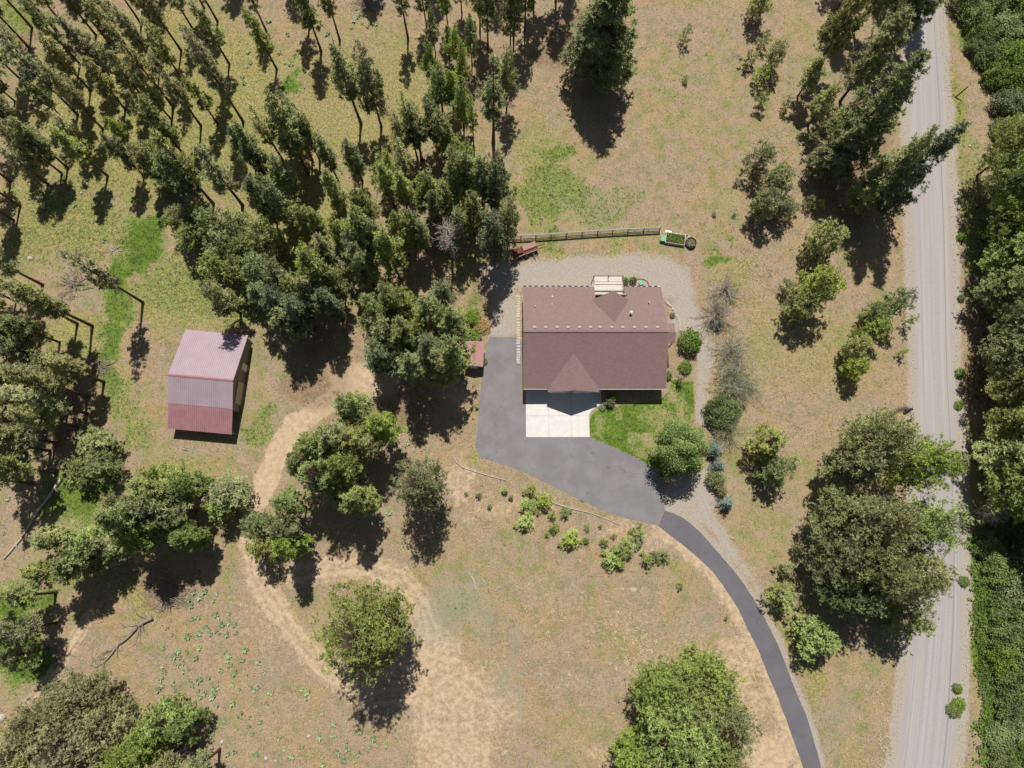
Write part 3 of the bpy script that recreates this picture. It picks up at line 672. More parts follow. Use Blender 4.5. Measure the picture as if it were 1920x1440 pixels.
bed = thing('raised_garden_bed', 'raised planter box of pale boards full of green plants past the fence end', 'planter', (bx, by, 0), math.radians(-9))
for (c, d_) in (((0, -.82, .3), (3.1, .09, .6)), ((0, .82, .3), (3.1, .09, .6)), ((-1.5, 0, .3), (.09, 1.54, .6)), ((1.5, 0, .3), (.09, 1.54, .6))):
    MB().box(c, d_).build('board', M['palewood'], bed)
MB().box((0, 0, .25), (2.9, 1.52, .46)).build('soil', M['soil'], bed)
V, F, T = leafpatch(900, 1.35, .7, .5, .09, 5, .3); new_obj('plants', mesh_np('plants', V, F, M['leaf'], {'tone': T}), None, bed)
cx, cy = P(1242, 449); tag(MB().box((cx, cy, .3), (.75, .95, .6), rz=-.2).box((cx, cy, .62), (.82, 1.02, .05), rz=-.2).build('storage_bin', M['green_plastic']), 'small green bin at the left side of the planter box', 'bin')
cx, cy = P(1253, 435); tag(MB().box((cx, cy, .06), (1.0, .5, .08), rz=-.2).box((cx + .02, cy - .02, .11), (.9, .12, .03), rz=-.2).build('white_board', M['white']), 'white board lying just above the planter box', 'board')
cx, cy = P(1278, 442)
pl = thing('plank_stack', 'weathered planks laid around the upper right corner of the planter box', 'planks', (cx, cy, 0), -.15)
for k in range(4): MB().box((-.2, .2 - .2 * k + .1, .05), (2.6 - .2 * k, .17, .05), rz=random.uniform(-.02, .02)).build('plank', M['wood'], pl)
for k in range(3): MB().box((.85 + .22 * k, -1.0, .05), (.19, 2.5, .05), rz=random.uniform(-.02, .05)).build('plank', M['palewood'], pl)
cx, cy = P(1294, 457)
rp = thing('round_stock_tank', 'round black-rimmed tank planter beside the raised planter box', 'planter', (cx, cy, 0))
ring = MB(); n = 24
for i in range(n):
    for (r_, z_) in ((.88, 0), (.88, .55), (.82, .55), (.82, 0)):
        ring.v.append((r_ * math.cos(6.2832 * i / n), r_ * math.sin(6.2832 * i / n), z_))
for i in range(n):
    for k in range(4):
        a, b = i * 4, ((i + 1) % n) * 4; ring.f.append((a + k, b + k, b + (k + 1) % 4, a + (k + 1) % 4))
ring.build('rim', M['dark'], rp); MB().tube([(0, 0, .02), (0, 0, .38)], .815, 20).build('soil', M['soil'], rp)
V, F, T = leafpatch(500, .55, .55, .4, .08, 6, .15); new_obj('plants', mesh_np('plants', V, F, M['leaf_o'], {'tone': T}), None, rp)
cx, cy = P(1202, 531.5); t = thing('well_cover', 'round mint-green lid in a brick-edged bed behind the house', 'lid', (cx, cy + .1, 0))
MB().tube([(0, 0, 0), (0, 0, .28)], .42, 18).build('lid', M['green_plastic'], t); MB().tube([(0, 0, 0), (0, 0, .02)], .5, 18).build('base', M['stone'], t)
cx, cy = P(1201, 533); t = thing('brick_edging', 'curved brick edging around the round lid behind the house', 'edging', (cx, cy - .1, 0))
bme = MB().box((0, 0, .06), (.22, .1, .12)).mesh('brick', M['brick'])
for k in range(18):
    a = -.2 + k * .19; o = bpy.data.objects.new('brick', bme); COL.objects.link(o); o.parent = t; o.location = (1.25 * math.cos(a), .95 * math.sin(a), 0); o.rotation_euler = (0, 0, a + 1.57)
t = thing('stone_border', 'rough stone edging curving along the planting bed right of the house', 'edging', (25.5, 31.5, 0))
rs = random.Random(3)
def rock_mesh(r, seed, name='stone', mat='stone'):
    rr = random.Random(seed); bm = bmesh.new(); bmesh.ops.create_icosphere(bm, subdivisions=2, radius=r)
    for v in bm.verts: v.co *= rr.uniform(.8, 1.15); v.co.z *= .6
    me = bpy.data.meshes.new(name); bm.to_mesh(me); bm.free(); me.materials.append(M[mat]); return me
rk = [rock_mesh(.19, s) for s in range(4)]
eb = smooth_edge(PP([(1249, 566), (1258, 574), (1266, 586), (1271, 598), (1275, 612), (1277, 626), (1276, 640)]), 4)
for (a, b) in eb:
    o = bpy.data.objects.new('stone', rs.choice(rk)); COL.objects.link(o); o.parent = t; o.location = (a - 25.5 + rs.uniform(-.1, .1), b - 31.5, .05); o.rotation_euler = (0, 0, rs.uniform(0, 6)); o.scale = [rs.uniform(.7, 1.3)] * 3
for (px_, py_, s, lab) in ((57, 484, 2.2, 'pale boulder in the golden grass near the left photo edge'), (2, 1346, 3.2, 'pale boulder at the lower left photo edge'), (927, 991, 0, ''), (579, 1380, 1.4, 'pale round stone among the green plants below the lone round pine'), (499, 1422, 1.6, 'left one of two pale stones at the bottom edge of the plant field'), (517, 1427, 1.2, 'right one of two pale stones at the bottom edge of the plant field'), (1861, 1418, 2.2, 'whitish rock in the green thicket at the lower right corner'), (210, 1300, 1.1, 'small dark rock on bare soil left of the plant field'), (416, 1391, 1.4, 'whitish stone at the bottom of the plant field'), (1373, 1009, 1.2, 'small rust-tinted stone beside the gravel strip right of the driveway'), (1671, 652, 1.0, 'small white stone between the two pine saplings by the road'), (1818, 274, 1.4, 'small white stone on the golden verge right of the road'), (153, 362, 1.3, 'dark stone among tree shadows at the left')):
    if not s: continue
    o = bpy.data.objects.new('rock', rs.choice(rk)); COL.objects.link(o); x, yy = P(px_, py_); o.location = (x, yy, .05); o.scale = (s, s * .85, s * .9); o.rotation_euler = (0, 0, rs.uniform(0, 6)); tag(o, lab, 'rock')
cx, cy = P(1400 + 395, 178)
po = MB().tube([(0, 0, 0), (.9, 0.65, 2.1)], [.12, .1], 8).build('leaning_post', M['bark']); po.location = (P(1791, 183)[0], P(1791, 183)[1], 0); tag(po, 'dark leaning wooden post on the verge right of the gravel road', 'post')
bo = MB().box((0, 0, .1), (.9, 2.0, .12), rz=.1).box((0, .3, .19), (.7, .15, .06), rz=.1).build('white_board', M['palewood']); bo.location = (*P(666, 364), 0); tag(bo, 'pale board lying in the pine wood', 'board')
# culvert pipe in the ditch
cv = MB().tube([(0, 0, -.28), (1.0, .3, -.2)], .28, 12).build('culvert_pipe', M['dark']); cv.location = (*P(1700, 770), 0); tag(cv, 'dark culvert pipe end in the ditch left of the gravel road', 'pipe')
# ------------------------------------------------------------------ logs, brush
def log(pts, r0, r1, mat, name, lab, cat='log', twigs=0, seed=0, tw=1.0):
    r = random.Random(seed); w_ = smooth_edge(PP(pts), 4, .03, seed); n_ = len(w_)
    c = w_[0]; rad = [r0 + (r1 - r0) * i / (n_ - 1) for i in range(n_)]
    t = thing(name, lab, cat, (c[0], c[1], 0))
    MB().tube([(a - c[0], b - c[1], rad[i] + .02 + r.uniform(0, .04)) for i, (a, b) in enumerate(w_)], rad, 8).build('trunk', mat, t)
    if twigs:
        for k in range(twigs):
            i = r.randint(1, n_ - 2); a, b = w_[i]; an = math.atan2(w_[i + 1][1] - b, w_[i + 1][0] - a) + r.choice((-1, 1)) * r.uniform(.5, 1.1)
            L = r.uniform(.8, 2.6) * tw; p0 = Vector((a - c[0], b - c[1], rad[i])); pts_ = [p0]
            for s in range(4): an += r.uniform(-.3, .3); p0 = p0 + Vector((math.cos(an), math.sin(an), r.uniform(-.05, .35))) * L / 4; pts_.append(p0)
            g = MB().tube(pts_, [.07, .055, .04, .025, .012], 5)
            for q in range(6):
                j = r.randint(1, 4); a2 = an + r.uniform(-1.1, 1.1); q0 = pts_[j]
                g.tube([q0, q0 + Vector((math.cos(a2), math.sin(a2), r.uniform(-.1, .4))) * L * r.uniform(.2, .4)], [.025, .008], 3, False)
            g.build('branch', mat, t)
    return t
log([(287, 1158), (262, 1172), (240, 1195), (222, 1210), (205, 1232), (190, 1245), (176, 1252)], .28, .06, M['deadwood'], 'fallen_tree', 'long dead fallen tree with bare branches on the pink soil', 'fallen tree', 17, 2)
log([(174, 1266), (160, 1282)], .10, .04, M['deadwood'], 'fallen_branch', 'short broken branch just below the tip of the fallen tree', 'branch', 2, 3, .5)
log([(117, 897), (90, 935), (65, 970), (40, 1010), (8, 1048)], .22, .12, M['palewood'], 'fallen_log', 'long bleached log lying in shade at the left edge', 'log', 3, 4, .6)
log([(848, 853), (862, 873), (890, 884), (920, 893), (953, 902)], .065, .05, M['palewood'], 'border_log', 'thin pale edging pole curving below the left tip of the asphalt yard', 'log', 0, 5)
log([(1035, 942), (1072, 954), (1110, 963), (1160, 983)], .07, .05, M['palewood'], 'border_log', 'thin pale edging pole among the young pine shrubs below the asphalt', 'log', 0, 6)
log([(884, 1080), (889, 1092), (892, 1105)], .10, .07, M['palewood'], 'stick', 'longest of three bleached sticks in the grassy field', 'stick')
log([(903, 1083), (912, 1097)], .06, .05, M['palewood'], 'stick', 'thin middle one of three bleached sticks in the grassy field', 'stick')
log([(936, 1101), (929, 1108)], .09, .07, M['palewood'], 'stick', 'short rightmost one of three bleached sticks in the grassy field', 'stick')
log([(1825, 515), (1835, 540), (1815, 575), (1800, 595)], .12, .06, M['palewood'], 'fallen_branch', 'bent pale branch at the foot of the pines right of the road', 'branch', 2, 9, .5)
log([(110, 825), (92, 850), (60, 860), (40, 872)], .12, .05, M['deadwood'], 'fallen_branch', 'broken bare limb in the wood at the left edge', 'branch', 5, 10, .7)
log([(124, 1195), (118, 1213)], .07, .05, M['palewood'], 'stick', 'short pale stick by the dirt track at lower left', 'stick')
log([(268, 1, ), (262, 42)], .12, .08, M['palewood'], 'fallen_log', 'pale standing-dead log lying at the upper left photo edge', 'log')
log([(365, 1392), (335, 1408), (315, 1412)], .30, .22, M['deadwood'], 'fallen_log', 'thick dark log at the bottom edge left of the plant field', 'log', 2, 12, .6)
def brush(px_, py_, r_, n_, lab, seed, mat='deadwood', hh=.6):
    r = random.Random(seed); x, yy = P(px_, py_); t = thing('brush_pile', lab, 'brush pile', (x, yy, 0))
    for part in range(4):
        g = MB()
        for k in range(n_ // 4):
            a = r.uniform(0, 6.28); d_ = r.uniform(0, r_) ** 1; an = r.uniform(0, 3.14) if r.random() < .6 else a
            p0 = Vector((d_ * math.cos(a), d_ * math.sin(a), r.uniform(.03, hh * (1 - d_ / r_ * .7)))); L = r.uniform(.5, 1.6) * min(1, r_ / 1.5)
            dv = Vector((math.cos(an), math.sin(an), r.uniform(-.15, .2))); m_ = p0 + dv * L * .5 + Vector((r.uniform(-.1, .1), r.uniform(-.1, .1), .05))
            q = r.uniform(.015, .05); g.tube([p0 - dv * L * .3, m_, p0 + dv * L], [q, q * .8, q * .4], 4, False)
        g.build('sticks', M[mat], t)
brush(318, 1118, 2.1, 150, 'tangled grey brush pile at the edge of the pine shade', 1, hh=1.2)
brush(140, 535, 2.2, 130, 'wide brush pile of pale sticks among the left pines', 2)
brush(190, 690, 1.4, 70, 'narrow heap of brown sticks left of the barn', 3)
brush(685, 7, 2.1, 120, 'grey brush pile at the top photo edge', 4)
brush(721, 211, .9, 60, 'small grey brush pile inside the upper pine wood', 5)
brush(109, 1240, .85, 60, 'small round stick pile by the dirt track at lower left', 6)
brush(345, 1400, 1.5, 60, 'pale twig heap around the log at the bottom edge', 7)
brush(213, 470, .9, 30, 'scattered pale sticks beside the green grass streak', 8, 'palewood', .2)
brush(1380, 103, .7, 26, 'little heap of grey sticks by the saplings at top', 9, 'palewood', .2)
# ------------------------------------------------------------------ trees
def tube_np(pts, rad, n):
    pts = np.asarray(pts, float); V = []; 
    for i, p in enumerate(pts):
        d = pts[min(i + 1, len(pts) - 1)] - pts[max(i - 1, 0)]; d = d / (np.linalg.norm(d) + 1e-9)
        a = np.cross(d, (0, 1, 0) if abs(d[2]) > .6 else (0, 0, 1)); a /= np.linalg.norm(a) + 1e-9; c = np.cross(d, a)
        for k in range(n):
            t = 6.28318 * k / n; V.append(p + (a * math.cos(t) + c * math.sin(t)) * rad[i])
    F = [(i * n + k, i * n + (k + 1) % n, (i + 1) * n + (k + 1) % n, (i + 1) * n + k) for i in range(len(pts) - 1) for k in range(n)]
    return np.array(V), np.array(F)
class Acc:
    def __init__(s): s.V = []; s.F = []; s.n = 0
    def add(s, VF):
        s.V.append(VF[0]); s.F.append(VF[1] + s.n); s.n += len(VF[0])
    def mesh(s, name, mat): return mesh_np(name, np.concatenate(s.V), np.concatenate(s.F), mat, smooth=True)
def tuft_mesh(name, C, D, size, K, r, wid=.2, tone=None):
    n = len(C)
    dv = r.normal(size=(n, K, 3)); dv /= np.linalg.norm(dv, axis=2)[..., None]
    dv = dv + D[:, None, :] * .55; dv[..., 2] += .15; dv /= np.linalg.norm(dv, axis=2)[..., None]
    s = (size * r.uniform(.7, 1.25, (n, 1)) * r.uniform(.75, 1.1, (n, K)))[..., None]
    pr = np.cross(dv, r.normal(0, .42, size=(n, K, 3)) + np.array([0, .35, 1.0])); pr /= np.linalg.norm(pr, axis=2)[..., None] + 1e-9
    c = C[:, None, :]
    V = np.stack([c + dv * s * .12 - pr * s * wid * .5, c + dv * s * .12 + pr * s * wid * .5, c + dv * s], 2).reshape(-1, 3)
    F = np.arange(3 * n * K).reshape(-1, 3)
    t = r.uniform(0, 1, n) ** 1.2 if tone is None else tone
    t = np.clip(t[:, None] + r.normal(0, .12, (n, K)), 0, 1)
    return mesh_np(name, V, F, None, {'tone': np.repeat(t.ravel(), 3)})
def pine_proto(h, rad, cs, ntuft, seed, shape='pine', K=10, size=.42, trunk_r=None):
    r = np.random.default_rng(seed); tr_ = trunk_r or (.06 + h * .0085)
    ph = r.uniform(0, 6.28); amp = .005 * h
    axis = lambda z: np.array([amp * math.sin(ph + 2.2 * z / h) - amp * math.sin(ph), amp * math.cos(ph * 1.7 + 1.9 * z / h) - amp * math.cos(ph * 1.7), z])
    zs = np.linspace(0, h * .97, 9); A = Acc()
    A.add(tube_np([axis(z) - (0, 0, .15 if z == 0 else 0) for z in zs], [tr_ * (1.25 if i == 0 else 1) * (1 - .88 * (z / h)) for i, z in enumerate(zs)], 8))
    trunk = A.mesh('trunk', M['bark'])
    L = Acc(); C = []; D = []
    nb = int(max(14, ntuft / 17)); 
    def prof(t):
        if shape == 'pine': return min(1, .5 + 2.6 * t) * (1 - t) ** .72 * (.82 + .18 * math.sin(9 * t + seed)) + .08
        if shape == 'dome': return min(1, .62 + 1.3 * t) * max(0.0, 1 - t ** 2.3) ** .6 + .05
        if shape == 'cone': return min(1, .8 + 1.5 * t) * (1 - t) ** .8 + .04
    wt = []; clr = .10 + .045 * rad
    for b in range(nb):
        t = (b + r.uniform(0, 1)) / nb; t = t ** (1.05)
        z = h * (cs + (1 - cs) * t * .985); pr = prof(t)
        ln = rad * pr * r.uniform(.62, 1.12); az = b * 2.399 + r.uniform(-.5, .5)
        rise = (-.12 + .75 * t + r.uniform(-.12, .22)) if shape != 'cone' else (-.15 + .5 * t)
        p0 = axis(z); dr = np.array([math.cos(az), math.sin(az), 0])
        mid = p0 + dr * ln * .5 + (0, 0, rise * ln * .3); end = p0 + dr * ln + (0, 0, rise * ln * .75)
        bw = .014 + .008 * ln
        L.add(tube_np([p0, mid, end], [bw, bw * .65, bw * .25], 4)); wt.append((p0, mid, end, ln, dr, t))
    tot = sum(x[3] ** 1.35 + .15 for x in wt)
    for (p0, mid, end, ln, dr, t) in wt:
        n = max(3, int(ntuft * (ln ** 1.35 + .15) / tot))
        nc_ = max(2, int(n / 5)); sc_ = r.uniform(.22, 1.04, nc_) ** .8; s = sc_[r.integers(0, nc_, n)]; jit = {k_: v_ for k_, v_ in zip(sc_, r.normal(0, .6, nc_))}
        pt = p0 * ((1 - s) ** 2)[:, None] + mid[None] * (2 * s * (1 - s))[:, None] + end[None] * (s ** 2)[:, None]
        side = np.array([-dr[1], dr[0], 0]); sw_ = ln * .36 * np.sin(np.clip(s, 0, 1) * 2.6)
        off = np.array([jit[q_] for q_ in s]) * sw_
        pt = pt + side[None] * off[:, None] + np.stack([r.normal(0, clr, n), r.normal(0, clr, n), r.normal(.06, clr * .8, n) + .1 * ln * .2], 1)
        C.append(pt); D.append(np.tile(dr * .6 + (0, 0, .5), (n, 1)))
        for q in range(2):
            i = r.integers(0, n); L.add(tube_np([p0 * .5 + mid * .5, pt[i]], [.02, .008], 3))
    for b in range(5):                                        # dead stubs on the bare trunk
        z = h * cs * r.uniform(.45, 1); p0 = axis(z); az = r.uniform(0, 6.28); ln = r.uniform(.4, 1.4) * min(1, h / 12)
        L.add(tube_np([p0, p0 + np.array([math.cos(az), math.sin(az), -.15]) * ln], [.03, .01], 3))
    C = np.concatenate(C); D = np.concatenate(D)
    if h > 5:                                                 # leave gaps between the needle masses
        gp = .5 * vnoise(C[:, 0] + .31 * C[:, 2], C[:, 1] - .27 * C[:, 2], .55 + rad * .13, seed + 5) + .5 * vnoise(C[:, 0] - C[:, 1] * .6, C[:, 2] * 1.1 + C[:, 1] * .3, .6 + rad * .12, seed + 6)
        kp = gp > .41; C = C[kp]; D = D[kp]
    cl = vnoise(C[:, 0] + C[:, 2] * .7, C[:, 1] + C[:, 2] * .4, 1.3, seed)
    tone = np.clip(.5 * r.uniform(0, 1, len(C)) + .75 * (cl - .1), 0, 1)
    return dict(h=h, r=rad, trunk=trunk, limbs=L.mesh('limbs', M['bark']), crown=tuft_mesh('crown', C, D, size, K, r, .30, tone))
PR = {'slim': [pine_proto(18, 2.1, .36, 900, 10 + i, K=10, size=.38) for i in range(6)],
      'mid': [pine_proto(16, 2.9, .28, 1450, 30 + i, K=10, size=.40) for i in range(6)],
      'big': [pine_proto(21, 4.2, .26, 2700, 50 + i, K=10, size=.44) for i in range(4)],
      'dome': [pine_proto(20, 5.8, .26, 4300, 70 + i, 'dome', K=10, size=.44) for i in range(3)],
      'full': [pine_proto(9, 2.7, .10, 1350, 90 + i, 'dome', size=.36) for i in range(4)],
      'cone': [pine_proto(23, 4.0, .12, 3300, 110 + i, 'cone', size=.46) for i in range(3)],
      'young': [pine_proto(3.4, 1.2, .08, 210, 130 + i, 'dome', 9, .26, .06) for i in range(4)],
      'thin': [pine_proto(4.0, .8, .15, 60, 150 + i, 'pine', 8, .26, .05) for i in range(3)],
      'spruce': [pine_proto(2.6, 1.1, .03, 420, 170 + i, 'cone', 9, .2, .06) for i in range(2)]}
def bush_proto(rad, h, n, seed, mat, size=.11, twiggy=0, name='crown', stems=9, lift=0.0):
    r = np.random.default_rng(seed); L = Acc()
    lob = r.normal(size=(7, 3)); lob /= np.linalg.norm(lob, axis=1)[:, None]; lob[:, 2] = np.abs(lob[:, 2])
    d = r.normal(size=(n, 3)); d /= np.linalg.norm(d, axis=1)[:, None]; d[:, 2] = np.abs(d[:, 2])
    k = 1 + .28 * np.max(d @ lob.T, axis=1) - .22 + .22 * np.sin(5 * d[:, 0] * 2 + seed) * np.cos(4 * d[:, 1] + seed)
    rr = r.uniform(.45, 1, n) ** .5 * k
    C = np.stack([d[:, 0] * rad * rr, d[:, 1] * rad * rr, .15 * h + d[:, 2] * h * .85 * rr], 1) + r.normal(0, .05 * rad, (n, 3))
    C[:, 2] = np.abs(C[:, 2]) * (1 - lift / h) + lift
    V, F, T = leaf_mesh(C, size, r, tone=np.clip(vnoise(C[:, 0] * 1 + C[:, 2], C[:, 1] - C[:, 2], rad * .35, seed) * .8 + r.uniform(-.25, .35, n), 0, 1))
    for s in range(stems):
        a = r.uniform(0, 6.28); q = r.uniform(.5, 1); ln = np.array([math.cos(a) * rad * q * .7, math.sin(a) * rad * q * .7, h * r.uniform(.6, .95)])
        L.add(tube_np([(0, 0, -.05), ln * .5 + (0, 0, h * .1), ln], [.035 * h ** .5, .025 * h ** .5, .008], 4))
    return dict(h=h, r=rad, trunk=None, limbs=L.mesh('stems', M['bark']), crown=mesh_np('crown', V, F, None, {'tone': T}))
def twig_proto(rad, h, n, seed, leafn=0, lean=(0, 0), branchy=5):
    r = np.random.default_rng(seed); L = Acc(); tips = []
    for s in range(n):
        a = r.uniform(0, 6.28); el = r.uniform(.25, 1.4); ln = rad * math.cos(el) + h * math.sin(el)
        ln *= r.uniform(.55, 1.05); p = np.array([0, 0, h * r.uniform(.02, .35)]); dv = np.array([math.cos(a) * math.cos(el), math.sin(a) * math.cos(el), math.sin(el)])
        pts = [p]; 
        for q in range(4):
            dv = dv + r.normal(0, .16, 3); dv /= np.linalg.norm(dv); p = p + dv * ln / 4; pts.append(p)
        L.add(tube_np(pts, [.045, .034, .024, .016, .008], 3))
        for q in range(branchy):
            i = r.integers(1, 5); d2 = dv + r.normal(0, .6, 3); d2 /= np.linalg.norm(d2); e_ = pts[i] + d2 * ln * r.uniform(.12, .3); L.add(tube_np([pts[i], (pts[i] + e_) / 2 + r.normal(0, .05, 3), e_], [.018, .013, .006], 3)); tips.append(e_)
        tips.append(p)
    cr = None
    if leafn:
        tp = np.array(tips); C = tp[r.integers(0, len(tp), leafn)] + r.normal(0, .22, (leafn, 3)); C[:, 2] = np.abs(C[:, 2])
        V, F, T = leaf_mesh(C, .075, r); cr = mesh_np('crown', V, F, None, {'tone': T})
    return dict(h=h, r=rad, trunk=None, limbs=L.mesh('twigs', None), crown=cr)
PR['bush'] = [bush_proto(1.5, 1.9, 1500, 200 + i, 'leaf') for i in range(4)]
PR['bigbush'] = [bush_proto(2.8, 4.0, 4200, 210 + i, 'leaf', .15, stems=14) for i in range(4)]
PR['decid'] = [bush_proto(3.5, 9.0, 11000, 220, 'leaf', .14, stems=22, lift=2.6)]
PR['globe'] = [bush_proto(.8, 1.2, 1400, 230, 'leaf', .06)]
PR['bare'] = [twig_proto(2.6, 4.2, 110, 240), twig_proto(2.3, 3.6, 80, 241, 0)]
PR['willow'] = [twig_proto(2.6, 3.6, 80, 245, 1300), twig_proto(2.2, 3.0, 60, 246, 1800)]
def weed_proto(n, rad, seed):
    r = np.random.default_rng(seed); V = []; F = []; T = []
    for k in range(n):
        a = r.uniform(0, 6.28); L_ = rad * r.uniform(.55, 1.1); w_ = .075 * r.uniform(.8, 1.3); d_ = np.array([math.cos(a), math.sin(a), 0]); s_ = np.array([-d_[1], d_[0], 0])
        b = len(V); z1 = r.uniform(.12, .32)
        V += [d_ * .03 + (0, 0, .03), d_ * L_ * .5 - s_ * w_ + (0, 0, z1), d_ * L_ + (0, 0, z1 * .7), d_ * L_ * .5 + s_ * w_ + (0, 0, z1)]
        F.append((b, b + 1, b + 2, b + 3)); T += [r.uniform(0, 1)] * 4
    return mesh_np('leaves', np.array(V), np.array(F), M['balsam'], {'tone': np.array(T)})
ALL = []   # (object, noun, adjectives) for the labels
MATC = {}
def crown_mesh(pr, mat):
    k = (pr['crown'].name, mat)
    if k not in MATC:
        me = pr['crown'].copy(); me.materials.append(M[mat]); MATC[k] = me
    return MATC[k]
def put(kind, x, y, h, r_, mat='pine', name='pine_tree', cat='pine tree', group='pine trees', noun='pine', adj='', lm='bark', label=None):
    pr = random.choice(PR[kind])
    s = r_ / pr['r']; sz = h / pr['h']
    root = bpy.data.objects.new(name, None); COL.objects.link(root); root.location = (x, y, 0); root.empty_display_size = .3
    root.rotation_euler = (random.uniform(-.02, .02), random.uniform(-.02, .02), random.uniform(0, 6.28)); root.scale = (s, s, sz)
    root['category'] = cat
    if group: root['group'] = group
    for part, nm in (('trunk', 'trunk'), ('limbs', 'limbs'), ('crown', 'crown')):
        me = pr[part]
        if me is None: continue
        if part == 'crown': me = crown_mesh(pr, mat)
        if part == 'limbs' and not me.materials: me.materials.append(M[lm])
        o = bpy.data.objects.new(nm, me); COL.objects.link(o); o.parent = root
        if part != 'trunk': o['kind'] = 'stuff'
    if label: root['label'] = label
    else: ALL.append((root, noun, adj, h, r_, mat))
    return root
def B(px_, py_, h, r_, kind='mid', mat='pine', **k): x, yy = P(px_, py_); return put(kind, x, yy, h, r_, mat, **k)
def T(px_, py_, h, r_, kind='mid', mat='pine', **k): x, yy = P(px_, py_, h * .93); return put(kind, x, yy, h, r_, mat, **k)
